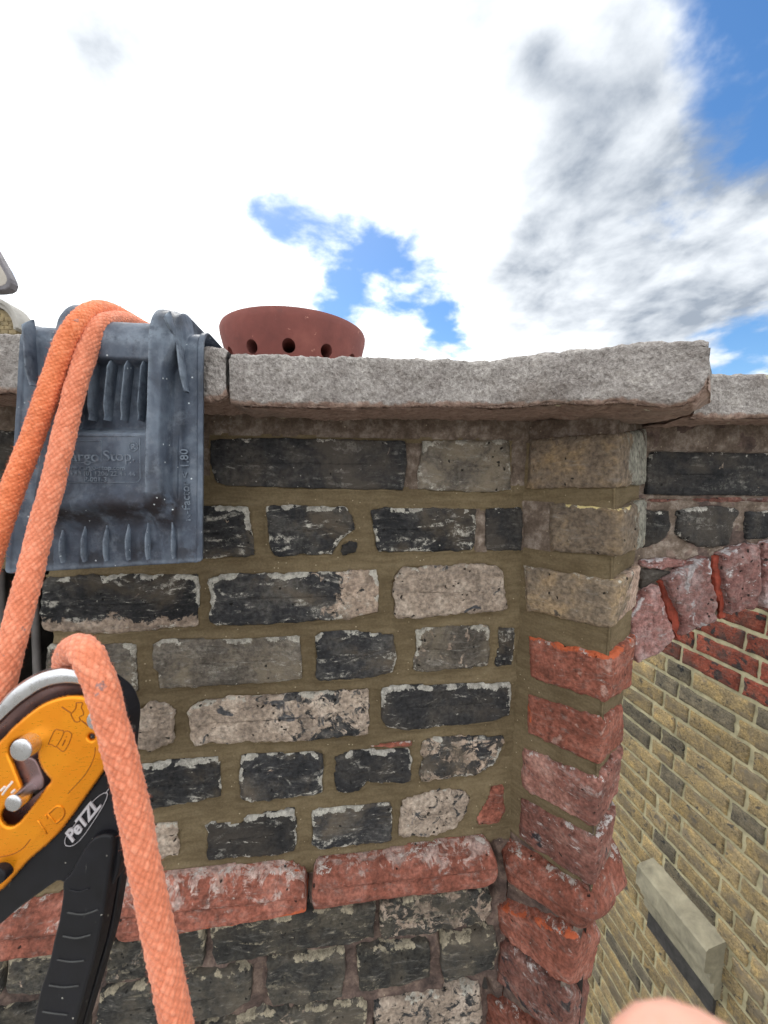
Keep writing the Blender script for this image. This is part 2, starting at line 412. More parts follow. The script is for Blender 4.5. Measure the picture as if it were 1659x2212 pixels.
def mortar_material():
    """attribute age: 0 fresh olive lime mortar, 1 old grey-brown, 2 raked-out pinkish dust"""
    m, nt, b, vec, oi = new_mat('mortar')
    age = nt.attr('age')
    st = nt.vmath('MULTIPLY', vec, (1.0, 1.0, 4.0))
    n1 = nt.noise(st, 35, 6, .62); n2 = nt.noise(vec, 330, 2, .65)
    fresh = nt.ramp(n1, [(.25, (.108, .080, .045)), (.52, (.150, .115, .068)), (.78, (.185, .146, .092))])
    old = nt.ramp(nt.noise(vec, 60, 5, .7), [(.3, (.075, .055, .043)), (.5, (.15, .115, .092)), (.72, (.32, .27, .235))])
    rk = nt.ramp(nt.noise(vec, 45, 4, .65), [(.3, (.045, .035, .033)), (.5, (.12, .085, .074)), (.7, (.25, .185, .15))])
    c = nt.mix(nt.mr(age, .35, .65), fresh, old); c = nt.mix(nt.mr(age, 1.35, 1.65), c, rk)
    c = nt.mix(1.0, c, nt.ramp(n2, [(.3, (.86, .86, .86)), (.7, (1.14, 1.14, 1.14))]), 'MULTIPLY')
    lo_ = nt.noise(vec, 7, 4, .6)
    c = nt.mix(1.0, c, nt.ramp(lo_, [(.3, (.74, .72, .70)), (.7, (1.22, 1.22, 1.20))]), 'MULTIPLY')
    v = nt.voro(vec, 210); sr = nt.n.new('ShaderNodeSeparateColor'); nt.put(sr.inputs[0], v.outputs['Color'])
    sp = nt.math('MULTIPLY', nt.mr(v.outputs['Distance'], .12, .24, 1, 0), nt.mr(sr.outputs[0], .93, .95))
    c = nt.mix(nt.math('MULTIPLY', sp, .6), c, (.5, .42, .3))
    nt.put(b.inputs['Base Color'], c)
    b.inputs['Roughness'].default_value = .93; b.inputs['Specular IOR Level'].default_value = .2
    h = nt.math('ADD', nt.noise(st, 120, 4, .65), nt.math('MULTIPLY', n2, .55))
    nt.put(b.inputs['Normal'], nt.bump(h, .40, .0018))
    return m
MORTAR = mortar_material()

def stone_material():
    """weathered coping stone: attribute under = 1 on the unweathered brown underside"""
    m, nt, b, vec, oi = new_mat('coping_stone')
    n1 = nt.noise(vec, 26, 6, .62); n2 = nt.noise(vec, 330, 2, .75); n3 = nt.noise(vec, 110, 4, .7)
    c = nt.ramp(n2, [(.24, (.15, .137, .128)), (.44, (.290, .270, .256)), (.6, (.385, .362, .343)), (.8, (.56, .535, .505))])
    c = nt.mix(1.0, c, nt.ramp(nt.math('ADD', nt.math('MULTIPLY', n1, .7), nt.math('MULTIPLY', n3, .3)), [(.32, (.58, .54, .53)), (.5, (.95, .93, .92)), (.68, (1.30, 1.28, 1.26))]), 'MULTIPLY')
    br = nt.ramp(n3, [(.3, (.19, .125, .10)), (.5, (.31, .215, .175)), (.72, (.44, .33, .27))])
    um = nt.mr(nt.math('ADD', nt.attr('under'), nt.math('MULTIPLY', nt.math('SUBTRACT', nt.noise(vec, 70, 6, .65), .5), .9)), .42, .6)
    c = nt.mix(um, c, br)
    lv = nt.voro(vec, 42); sr = nt.n.new('ShaderNodeSeparateColor'); nt.put(sr.inputs[0], lv.outputs['Color'])
    lm = nt.math('MULTIPLY', nt.mr(nt.math('ADD', lv.outputs['Distance'], nt.math('MULTIPLY', nt.math('SUBTRACT', n3, .5), .35)), .10, .17, 1, 0), nt.mr(sr.outputs[0], .74, .78))
    c = nt.mix(nt.mr(nt.noise(vec, 9, 4, .65), .52, .70, 0, .45), c, (.20, .165, .14))
    c = nt.mix(nt.math('MULTIPLY', lm, .8), c, nt.mix(sr.outputs[1], (.62, .62, .55), (.6, .55, .32)))
    nt.put(b.inputs['Base Color'], c); b.inputs['Roughness'].default_value = .92; b.inputs['Specular IOR Level'].default_value = .2
    h = nt.math('ADD', n2, nt.math('MULTIPLY', n3, 1.1))
    nt.put(b.inputs['Normal'], nt.bump(h, .75, .003))
    return m
STONE = stone_material()
# ================================================================== the setting
GROUND = simple_mat('ground_paving', (.22, .21, .19), .9, .4, 3)
gv = np.array([(-400, -400, 0), (400, -400, 0), (400, 400, 0), (-400, 400, 0)], float)
g = mk('ground', gv, [(0, 1, 2, 3)], GROUND, origin=(0, 0, 0)); g['kind'] = 'structure'

A_MAIN = R(6.7)
PM = Plane(CAM + np.array([0, .50, 0]), (math.cos(A_MAIN), math.sin(A_MAIN), 0))
inner = PM.hit(1135, 1060)
AZ_L, AZ_R = R(139.5), R(49.5)
PL = Plane(inner, (math.sin(AZ_L), math.cos(AZ_L), 0))            # the side of the pier that faces left
corner = PL.hit(1332, 1040)
PR = Plane(corner, (math.sin(AZ_R), math.cos(AZ_R), 0))           # the side of the pier that faces right
PR.N = PR.N if np.dot(PR.N, np.array([1, -1, 0])) > 0 else -PR.N
redge = PR.hit(1394, 1040)
PA = Plane(redge, PM.S)                                           # the wall over the arch

# ------------------------------------------------------------------ main brick wall
gw = empty('gable_wall', PM.to3([[-.15, -.62]])[0], 'main black and tan brick wall with fresh brown mortar under the stone coping', 'wall')
PROFILE_STR = lambda uu, vv: .026 - .020 * np.clip((vv - .60) / .40, 0, 1) - .0035 * np.exp(-((vv - .50) / .06) ** 2) + .003 * np.exp(-((vv - .26) / .10) ** 2) - .006 * np.clip((.14 - vv) / .14, 0, 1) ** 2
def B(poly, mat, wht=.6, mx=None, proud=.0015, rough=1.0, ac=0.0, **k): return dict(poly=poly, mat=mat, wht=wht, mx=mx, proud=proud, rough=rough, ac=ac, k=k)
right = lambda u, v: np.clip((u - .55) / .45, 0, 1) * 1.1
bottom = lambda u, v: np.clip((.42 - v) / .42, 0, 1) * 1.2
half = lambda u, v: np.full_like(u, .42)
some = lambda u, v: np.full_like(u, .22)
main = [
 # course under the coping
 B([(452, 950), (560, 945), (876, 952), (880, 1000), (872, 1059), (700, 1056), (490, 1050), (464, 1040), (452, 1000)], 'slate', .45, rough=.6),
 B([(914, 953), (1090, 949), (1103, 955), (1106, 1058), (1050, 1064), (905, 1058), (903, 1020)], 'grey', .9, rough=.7),
 B([(60, 930), (250, 934), (420, 942), (424, 1045), (240, 1046), (60, 1050)], 'slate', .4),
 B([(-190, 918), (-60, 926), (40, 930), (38, 1052), (-190, 1060)], 'slate', .3),
 # second
 B([(335, 1096), (420, 1094), (520, 1092), (535, 1096), (543, 1150), (549, 1200), (530, 1205), (415, 1207), (335, 1210)], 'black', .9),
 B([(575, 1094), (640, 1092), (745, 1097), (763, 1118), (768, 1143), (740, 1162), (732, 1172), (718, 1199), (660, 1200), (595, 1202), (582, 1186), (577, 1150)], 'black', 1.0),
 B([(738, 1178), (757, 1169), (771, 1174), (769, 1193), (740, 1199)], 'slate', .1, n=60),
 B([(801, 1103), (830, 1097), (1030, 1100), (1028, 1130), (1031, 1150), (1022, 1189), (920, 1192), (820, 1193), (812, 1180)], 'black', 1.15),
 B([(1052, 1100), (1127, 1097), (1131, 1110), (1128, 1190), (1052, 1190), (1050, 1140)], 'slate', .35),
 B([(60, 1108), (290, 1100), (292, 1212), (60, 1222)], 'black', .7),
 B([(-190, 1110), (-20, 1106), (0, 1110), (0, 1220), (-190, 1232)], 'black', .7),
 # third
 B([(88, 1262), (95, 1249), (250, 1243), (424, 1243), (427, 1300), (426, 1355), (330, 1362), (215, 1372), (112, 1364), (92, 1360), (90, 1320)], 'black', .75, bottom, rough=1.4),
 B([(450, 1252), (478, 1240), (650, 1238), (815, 1232), (819, 1260), (817, 1325), (760, 1337), (560, 1350), (470, 1352), (455, 1345), (452, 1300)], 'black', 1.1, right, rough=1.2),
 B([(851, 1249), (874, 1227), (960, 1224), (1050, 1218), (1080, 1227), (1092, 1252), (1097, 1314), (1087, 1323), (1004, 1326), (905, 1338), (855, 1337), (850, 1292)], 'tan', .5, rough=1.5, proud=.004),
 # fourth
 B([(97, 1402), (110, 1392), (292, 1394), (295, 1440), (294, 1497), (250, 1505), (120, 1512), (95, 1500)], 'grey', .8),
 B([(329, 1394), (350, 1384), (500, 1383), (646, 1376), (650, 1420), (651, 1468), (610, 1474), (430, 1486), (342, 1489), (338, 1452), (330, 1445)], 'grey', .7, rough=.8),
 B([(680, 1376), (700, 1365), (760, 1364), (850, 1375), (857, 1420), (852, 1455), (800, 1466), (690, 1474), (680, 1465), (684, 1420)], 'black', .9),
 B([(898, 1363), (940, 1356), (1040, 1352), (1058, 1356), (1059, 1400), (1056, 1440), (1000, 1446), (900, 1453), (892, 1448), (900, 1405)], 'grey', .9, some, rough=1.2),
 B([(1080, 1357), (1112, 1360), (1112, 1400), (1108, 1440), (1075, 1442), (1071, 1435), (1079, 1400)], 'black', .8, n=70),
 # fifth
 B([(240, 1556), (300, 1532), (332, 1519), (362, 1525), (376, 1538), (374, 1575), (372, 1607), (330, 1620), (240, 1632)], 'tan', .5, rough=1.8, proud=.003),
 B([(100, 1570), (215, 1556), (215, 1634), (100, 1648)], 'black', .6),
 B([(405, 1541), (415, 1528), (440, 1515), (600, 1504), (795, 1491), (797, 1530), (798, 1588), (740, 1596), (600, 1605), (420, 1612), (412, 1600)], 'tan', .8, lambda u, v: np.clip(u * .8 - .1, 0, .5), rough=1.6, proud=.003),
 B([(824, 1491), (850, 1484), (1000, 1480), (1105, 1477), (1106, 1510), (1102, 1546), (1060, 1562), (960, 1570), (880, 1580), (835, 1572), (823, 1555)], 'slate', 1.2, rough=.9),
 # sixth
 B([(240, 1672), (330, 1651), (470, 1640), (474, 1680), (476, 1724), (400, 1738), (320, 1752), (240, 1764)], 'black', 1.1),
 B([(105, 1690), (215, 1674), (215, 1768), (105, 1785)], 'black', .6),
 B([(517, 1637), (560, 1632), (690, 1628), (700, 1633), (699, 1680), (697, 1713), (660, 1722), (540, 1733), (520, 1728), (514, 1700)], 'black', 1.1),
 B([(722, 1641), (760, 1625), (885, 1621), (890, 1640), (888, 1690), (870, 1695), (795, 1692), (775, 1712), (730, 1716), (720, 1690), (728, 1655)], 'slate', 1.2),
 B([(798, 1614), (850, 1607), (890, 1603), (891, 1613), (840, 1617)], 'red', .9, n=50),
 B([(912, 1607), (930, 1597), (1000, 1594), (1092, 1594), (1090, 1615), (1075, 1650), (1030, 1675), (965, 1683), (912, 1692), (908, 1672)], 'black', 1.0, half, rough=1.5, ac=.06),
 # seventh
 B([(290, 1797), (340, 1787), (380, 1783), (385, 1820), (383, 1851), (340, 1860), (290, 1868)], 'tan', .5, rough=1.5, proud=.003),
 B([(120, 1820), (265, 1800), (265, 1872), (120, 1896)], 'black', .6),
 B([(442, 1787), (455, 1782), (520, 1784), (528, 1768), (635, 1750), (640, 1790), (638, 1842), (560, 1852), (450, 1860), (446, 1845), (449, 1800)], 'slate', 1.2),
 B([(673, 1759), (700, 1750), (840, 1738), (846, 1745), (847, 1790), (845, 1818), (760, 1830), (690, 1838), (675, 1828)], 'black', 1.0),
 B([(868, 1738), (880, 1730), (950, 1710), (1000, 1713), (1017, 1727), (1010, 1755), (985, 1795), (960, 1804), (880, 1812), (860, 1808), (866, 1770)], 'tan', .5, lambda u, v: np.full_like(u, .3), rough=1.6, proud=.003),
 B([(1063, 1705), (1089, 1703), (1091, 1759), (1079, 1782), (1034, 1786), (1032, 1771), (1057, 1731)], 'red', .6, rough=1.3, n=70),
 # projecting red moulded course
 B([(-190, 2010), (-60, 1985), (140, 1940), (240, 1925), (250, 1950), (248, 2035), (130, 2052), (60, 2062), (-60, 2084), (-190, 2110)], 'red', .8, some, rough=.8, profile=PROFILE_STR, depth=.06, ac=-.05),
 B([(262, 1913), (330, 1901), (415, 1891), (500, 1884), (625, 1875), (660, 1891), (665, 1920), (664, 1962), (560, 1980), (415, 2008), (270, 2040), (256, 2028)], 'red', .8, lambda u, v: np.clip(v * .9 - .25, 0, .6), rough=.7, profile=PROFILE_STR, depth=.06, ac=lambda u, v: .34 * np.exp(-((v - .22) / .16) ** 2) + .2 * (u > .93)),
 B([(677, 1881), (685, 1867), (830, 1850), (900, 1836), (1000, 1821), (1047, 1817), (1064, 1833), (1067, 1860), (1066, 1900), (1040, 1914), (900, 1930), (780, 1948), (680, 1968), (674, 1930)], 'red', .8, lambda u, v: np.clip(v * 1.3 - .6, 0, .62), rough=.7, profile=PROFILE_STR, depth=.06, ac=lambda u, v: .40 * np.exp(-((v - .10) / .10) ** 2) - .1),
 # old courses below it, joints raked out
 B([(-190, 2108), (-60, 2092), (2, 2080), (0, 2152), (-190, 2190)], 'olive', .7, proud=.006),
 B([(14, 2077), (60, 2068), (210, 2048), (205, 2132), (60, 2155), (12, 2150)], 'olive', .7, proud=.006),
 B([(235, 2045), (330, 2024), (436, 2004), (442, 2040), (438, 2088), (415, 2100), (330, 2113), (225, 2130)], 'olive', .8, some, proud=.005),
 B([(452, 2004), (470, 1999), (640, 1976), (800, 1958), (811, 1965), (808, 2030), (760, 2040), (600, 2065), (470, 2085), (459, 2070)], 'olive', 1.2, proud=.008, ac=.02),
 B([(822, 1956), (900, 1939), (1040, 1923), (1064, 1945), (1060, 1975), (1048, 1992), (970, 2012), (900, 2022), (828, 2033), (819, 2000)], 'olive', 1.1, half, proud=.006, rough=1.5),
 B([(-190, 2220), (-80, 2200), (88, 2178), (88, 2260), (-190, 2310)], 'olive', .6, some),
 B([(120, 2172), (190, 2160), (190, 2250), (120, 2262)], 'olive', .6),
 B([(212, 2152), (330, 2130), (420, 2114), (530, 2096), (545, 2110), (540, 2165), (500, 2192), (414, 2212), (205, 2246)], 'olive', .9, proud=.004, rough=1.3),
 B([(574, 2084), (600, 2078), (744, 2061), (748, 2100), (738, 2158), (680, 2168), (592, 2177), (575, 2150)], 'olive', .8, proud=.004),
 B([(770, 2058), (800, 2052), (925, 2040), (932, 2060), (930, 2115), (900, 2128), (800, 2145), (777, 2140)], 'olive', .8, proud=.004),
 B([(956, 2040), (1000, 2030), (1072, 2014), (1078, 2050), (1070, 2100), (1030, 2108), (962, 2126), (953, 2090)], 'olive', .9, proud=.004),
 B([(-100, 2330), (130, 2290), (395, 2242), (400, 2340), (-100, 2430)], 'olive', .7),
 B([(430, 2222), (560, 2194), (780, 2168), (792, 2182), (787, 2260), (440, 2310)], 'olive', .9, some),
 B([(808, 2172), (900, 2160), (1038, 2136), (1044, 2180), (1035, 2250), (815, 2290)], 'tan', .6, half, rough=1.4),
]
for r_, (y0, off) in enumerate(((2335, 0), (2440, 90))):       # just under the picture
    for x in range(-60 + off, 1000, 205):
        sl_ = -.12 * (x - 800)
        main.append(B([(x, y0 + sl_), (x + 185, y0 + sl_ - 22), (x + 185, y0 + sl_ + 62), (x, y0 + sl_ + 86)], 'olive', .7))

# the wall goes on to the left of the picture, past a dark opening
S_OPEN = PM.sz(-330, 1400)[0]; S_FAR = PM.sz(-720, 1100)[0]; S_FRAME = PM.sz(-200, 1100)[0]
for r_, (y0, y1) in enumerate(((946, 1050), (1094, 1206), (1248, 1352), (1389, 1486), (1526, 1612), (1650, 1742), (1786, 1862), (1905, 2003), (2012, 2090), (2128, 2210), (2245, 2320))):
    za, zc = PM.sz(450, y0)[1], PM.sz(450, y1)[1]
    s_, k_ = (S_FRAME if r_ in (0, 1) or r_ > 6 else S_OPEN) - .008, r_
    while s_ > S_FAR:
        l_ = .215 if k_ % 2 == 0 else .104
        d = B(None, 'red' if r_ == 7 else random.choice(['black', 'black', 'grey', 'slate', 'tan']) if r_ < 7 else 'olive', .7, some if r_ == 7 else None, **(dict(profile=PROFILE_STR, depth=.06) if r_ == 7 else {}))
        d['q'] = np.array([(s_ - l_, za), (s_, za), (s_, zc), (s_ - l_, zc)]); main.append(d)
        s_ -= l_ + .013; k_ += 1

def add_bricks(pl, specs, parent, name='brick'):
    polys = []
    for b in specs:
        ym = 0 if b['poly'] is None else np.mean([p[1] - .1 * (800 - p[0]) for p in b['poly']])     # raised bricks: place each corner at its own distance
        q = []
        for p in b['poly'] or ():
            off = b['proud'] if 'profile' not in b['k'] else (.024 if p[1] - .1 * (800 - p[0]) > ym else .008)
            pq = Plane(pl.O + pl.N * off, pl.S); pq.N = pl.N; q.append(pq.sz(*p))
        q = np.array(q) if b['poly'] else b['q']; polys.append(q)
        V, F, ed, uu, vv = brick_mesh(pl, q, b['proud'], b['rough'], **b['k'])
        mx = b['mx'](uu, vv) if b['mx'] else np.zeros(len(V))
        mk(name, V, F, MB[b['mat']], parent, dict(edge=ed, vv=vv, wht=np.full(len(V), b['wht']), mx=mx, ac=b['ac'](uu, vv) if callable(b['ac']) else np.full(len(V), b['ac'])))
    return polys
def mortar_sheet(pl, lo, hi, step, polys, hfun, afun, parent, keep=None, backing=.0):
    xs = np.arange(lo[0], hi[0] + step, step); zs = np.arange(lo[1], hi[1] + step, step)
    X, Z = np.meshgrid(xs, zs); pts = np.c_[X.ravel(), Z.ravel()]
    d = np.full(len(pts), .05); ins = np.zeros(len(pts), bool)
    for q in polys:
        mn, mx = q.min(0) - .025, q.max(0) + .025
        sel = np.where((pts[:, 0] > mn[0]) & (pts[:, 0] < mx[0]) & (pts[:, 1] > mn[1]) & (pts[:, 1] < mx[1]))[0]
        if len(sel) == 0: continue
        dd, ii = edge_dist(pts[sel], q)
        ins[sel] |= ii; d[sel] = np.minimum(d[sel], np.where(ii, 0, dd))
    h = hfun(pts, d); h = np.where(ins, h - .004, h)
    V = pl.to3(pts, h); F = grid_faces(len(xs), len(zs))
    if keep is not None:
        kp = keep(pts); F = F[kp[F].all(1)]
        used = np.unique(F); remap = np.full(len(V), -1); remap[used] = np.arange(len(used)); V = V[used]; F = remap[F]; pts = pts[used]
    if np.dot(np.cross(V[F[0][1]] - V[F[0][0]], V[F[0][2]] - V[F[0][0]]), pl.N) < 0: F = F[:, ::-1]
    return mk('mortar', V, F, MORTAR, parent, dict(age=afun(pts)))

polys = add_bricks(PM, main, gw)
# heights in wall coordinates
zline = lambda x, y: PM.sz(x, y)[1]
Z_STR = [PM.sz(-190, 2010), PM.sz(140, 1938), PM.sz(660, 1885), PM.sz(1066, 1818)]
ZSX = np.array([p[0] for p in Z_STR]); ZSZ = np.array([p[1] for p in Z_STR])
s_left, s_right = S_FAR, PM.sz(1135, 1060)[0] + .002
z_top = PM.sz(800, 884)[1]; z_bot = PM.sz(830, 2560)[1]
s_end = PM.sz(98, 1400)[0]; z_open_top = PM.sz(100, 1232)[1]; z_open_bot = PM.sz(100, 1900)[1]
z_old = PM.sz(830, 946)[1]
def h_main(p, d):
    low = p[:, 1] < np.interp(p[:, 0], ZSX, ZSZ) - .004
    q = p3(p) * np.array([1, 3.5, 1])
    fresh = -.0008 - .0042 * np.clip(d / .007, 0, 1) ** .8 + fbm(q, 40, 4, .55, 3) * .0017 + fbm(p3(p), 22, 2, .5, 8) * .0012 + fbm(p3(p), 300, 2, .5, 5) * .0003
    rk = -.005 - .003 * np.clip(d / .006, 0, 1) + fbm(p3(p), 60, 4, .6, 9) * .005 - .022 * np.clip(fbm(p3(p) * np.array([1.6, .5, 1]), 16, 2, .5, 15) * 4 - .5, 0, 1)
    top = -.001 + fbm(p3(p), 70, 4, .6, 12) * .0016
    h = np.where(low, rk, fresh)
    return np.where(p[:, 1] > z_old - .001, top, h)
OLD = [(870, 955, 930, 1056), (1108, 940, 1150, 1050), (1026, 1100, 1054, 1192), (1131, 1085, 1150, 1190), (414, 940, 452, 1030)]
OLDB = [(PM.sz(a, b), PM.sz(c, d)) for a, b, c, d in OLD]
def age_main(p):
    n = fbm(p3(p), 60, 3, .6, 21) * .012
    low = p[:, 1] + n * .6 < np.interp(p[:, 0], ZSX, ZSZ) - .006
    a = np.where(low, 2.0, 0.0); a = np.where(p[:, 1] + n * .3 > z_old, 1.0, a)
    for q0, q1 in OLDB:
        a = np.where((p[:, 0] + n * .3 > q0[0]) & (p[:, 0] + n * .3 < q1[0]) & (p[:, 1] + n * .3 < q0[1]) & (p[:, 1] + n * .3 > q1[1]), 1.0, a)
    return a
def keep_main(p):
    hole = (p[:, 0] > S_OPEN) & (p[:, 0] < s_end + fbm(p3(p), 50, 3, .6, 2) * .003 + .006) & (p[:, 1] < z_open_top) & (p[:, 1] > z_open_bot)
    return ~hole
mortar_sheet(PM, (s_left, z_bot), (s_right, z_top), .0026, polys, h_main, age_main, gw, keep_main)
# the body of the wall behind the facing bricks
COREM = simple_mat('wall_core', (.05, .045, .04), .95, .5, 25, bump=.5)
def wall_box(pl, s0, s1, z0, z1, n0, n1):
    q = [(s, z, n) for n in (n0, n1) for z in (z0, z1) for s in (s0, s1)]
    V = np.array([pl.O + s * pl.S + z * pl.Z + n * pl.N for s, z, n in q])
    return V, [(0, 1, 3, 2), (4, 6, 7, 5), (0, 4, 5, 1), (2, 3, 7, 6), (0, 2, 6, 4), (1, 5, 7, 3)]
zb = -CAMZ
V, F = merge([wall_box(PM, s_end + .012, s_right + .05, z_bot - .3, z_top - .001, -.33, -.024),
              wall_box(PM, s_left, s_end + .010, z_open_top + .004, z_top - .001, -.33, -.024),
              wall_box(PM, s_left, s_end + .010, z_bot - .3, z_open_bot - .004, -.33, -.024),
              wall_box(PM, s_left, s_end + .014, z_open_bot - .01, z_open_top + .01, -.36, -.332),
              wall_box(PM, s_left, S_OPEN - .004, z_open_bot - .004, z_open_top + .004, -.36, -.024),
              wall_box(PM, s_left, s_right + .3, zb, z_bot - .31, -.33, -.024)])
mk('wall_core', V, F, COREM, gw, smooth=False)
# top of the stack on which the pot stands
FLM = simple_mat('flaunching_mortar', (.22, .20, .18), .9, .3, 30, bump=.5)
z_cop = PM.sz(830, 893)[1] + .045
V, F = wall_box(PM, s_left, s_right + .6, z_top + .004, z_cop, -.62, -.02)
mk('flaunching', V, F, FLM, gw, smooth=False)

# grey service pipes in the dark gap at the wall's left end
PIPE = simple_mat('grey_pipe', (.16, .145, .14), .7, .3, 30)
for (x0, y0, x1, y1, rr, lab) in ((74, 1250, 83, 1520, .0055, 'thin grey pipe in the dark gap, nearer to the brick wall end'), (3, 1230, 5, 1500, .0050, 'thin dark pipe in the dark gap at the left picture edge')):
    a = at(x0, y0, .58); b_ = at(x1, y1, .58); d_ = (b_ - a)
    V, F = tube([a - d_ * .3, a, (a + b_) / 2, b_, b_ + d_ * .6], rr, 10)
    set_props(mk('service_pipe', V, F, PIPE), lab, 'pipe', 'pipes in the dark gap')

# ------------------------------------------------------------------ pier with its two visible sides
pier = empty('brick_pier', (corner[0], corner[1], CAMZ - .6), 'projecting brick corner pier, yellow bricks over red ones, beside the arch', 'pier')
def lbrick(Lt, Lb, Ct, Cb, Rt, Rb, mat, wht=.6, mx=None, proud=.002, rough=1.0, ac=0.0, bull=0.0, name='brick'):
    BSEED[0] += 1; sd_ = BSEED[0] * 31
    def strip(pl, A0, A1, B0, B1, nu, nv):
        a0, a1, b0, b1 = (pl.sz(*p) for p in (A0, A1, B0, B1))   # A top/bottom, B top/bottom
        u = np.linspace(0, 1, nu); v = np.linspace(0, 1, nv)
        return u, v, a0, a1, b0, b1
    nv = 30; n1, n2 = 44, 26
    vs = np.linspace(0, 1, nv)                                       # 0 bottom, 1 top
    vs = .5 - .5 * np.cos(vs * math.pi) * .35 + (vs - .5) * .65      # denser at the edges
    vs = (vs - vs[0]) / (vs[-1] - vs[0])
    def pts(pl, A_t, A_b, B_t, B_b, us):
        a_t, a_b, b_t, b_b = (pl.hit(*p) for p in (A_t, A_b, B_t, B_b))
        out = []
        for v in vs:
            a = a_b + (a_t - a_b) * v; b = b_b + (b_t - b_b) * v
            out.append(a[None] + (b - a)[None] * us[:, None])
        return np.array(out)                                        # nv, nu, 3
    u1 = np.linspace(0, 1, n1); u2 = np.linspace(0, 1, n2)
    PLs = Plane(PL.O + PL.N * bull * .4, PL.S); PLs.N = PL.N
    ct, cb = PLs.hit(*Ct), PLs.hit(*Cb)
    PRl = Plane((ct + cb) / 2, PR.S); PRl.N = PR.N
    G1 = pts(PLs, Lt, Lb, Ct, Cb, u1); G2 = pts(PRl, Ct, Cb, Rt, Rb, u2)
    G2 += (G1[:, -1:, :] - G2[:, :1, :])
    G = np.concatenate([G1, G2[:, 1:, :]], 1); nu = G.shape[1]
    seg = np.linalg.norm(np.diff(G[nv // 2], axis=0), axis=1); s = np.r_[0, np.cumsum(seg)]; sc = s[n1 - 1]; L = s[-1]
    H = np.linalg.norm(G[-1, n1 // 2] - G[0, n1 // 2])
    S_, V_ = np.meshgrid(s, vs * H)
    wgt = np.clip((S_ - sc) / .005, -1, 1) * .5 + .5
    N = PL.N[None, None] * (1 - wgt[..., None]) + PR.N[None, None] * wgt[..., None]; N /= np.linalg.norm(N, axis=2)[..., None]
    flat = np.c_[S_.ravel(), V_.ravel()]
    dist = np.minimum(np.minimum(S_, L - S_), np.minimum(V_, H - V_))
    r = .0028 * (1 + .5 * fbm(p3(flat) + sd_, 60, 2, .5, sd_).reshape(S_.shape))
    h = proud - r * np.clip(1 - dist / (2.0 * r), 0, 1) ** 2
    h -= .0022 * np.exp(-((S_ - sc) / .004) ** 2)
    h += rough * (fbm(p3(flat) + sd_, 45, 4, .6, sd_ + 7) * .0018 + fbm(p3(flat) + sd_, 260, 3, .6, sd_ + 9) * .0008).reshape(S_.shape)
    vn = V_ / H
    if bull: h += bull * (np.sin(np.clip(vn, 0, 1) * math.pi) ** .6 * .8 + .25 * np.exp(-((vn - .68) / .1) ** 2) - .18 * np.exp(-((vn - .45) / .06) ** 2))
    jit = (fbm(p3(np.c_[S_.ravel(), V_.ravel() * 0 + (V_.ravel() > H / 2) * 3]) + sd_, 120, 3, .6, sd_ + 2).reshape(S_.shape)) * .0034 * np.clip(1 - dist / .007, 0, 1) * rough
    h = h - bull * .4
    Gd = G + N * h[..., None] + np.array([0, 0, 1])[None, None] * jit[..., None]
    V = Gd.reshape(-1, 3); F = grid_faces(nu, nv)
    # skirts into the wall
    ring = np.r_[np.arange(nu), np.arange(1, nv) * nu + nu - 1, (nv - 1) * nu + np.arange(nu - 2, -1, -1), np.arange(nv - 2, 0, -1) * nu]
    Nf = N.reshape(-1, 3); inn = -(PL.N + PR.N); inn /= np.linalg.norm(inn)
    sk = V[ring] + inn * .03
    base = len(V); V = np.vstack([V, sk]); m = len(ring)
    SF = np.array([(ring[i], base + i, base + (i + 1) % m, ring[(i + 1) % m]) for i in range(m)])
    if np.dot(np.cross(V[F[0][1]] - V[F[0][0]], V[F[0][2]] - V[F[0][0]]), PL.N) < 0: F = F[:, ::-1]
    else: SF = SF
    F = np.vstack([F, SF])
    ed = np.r_[dist.ravel(), np.zeros(m)]; uu = np.r_[(S_ / L).ravel(), np.zeros(m)]; vv = np.r_[vn.ravel(), np.full(m, .5)]
    mxa = mx(uu, vv) if mx else np.zeros(len(V))
    return mk(name, V, F, MB[mat], pier, dict(edge=ed, vv=vv, wht=np.full(len(V), wht), mx=mxa, ac=ac(uu, vv) if callable(ac) else np.full(len(V), ac)))
pink = lambda u, v: np.clip((u - .45) * 1.6, 0, 1)
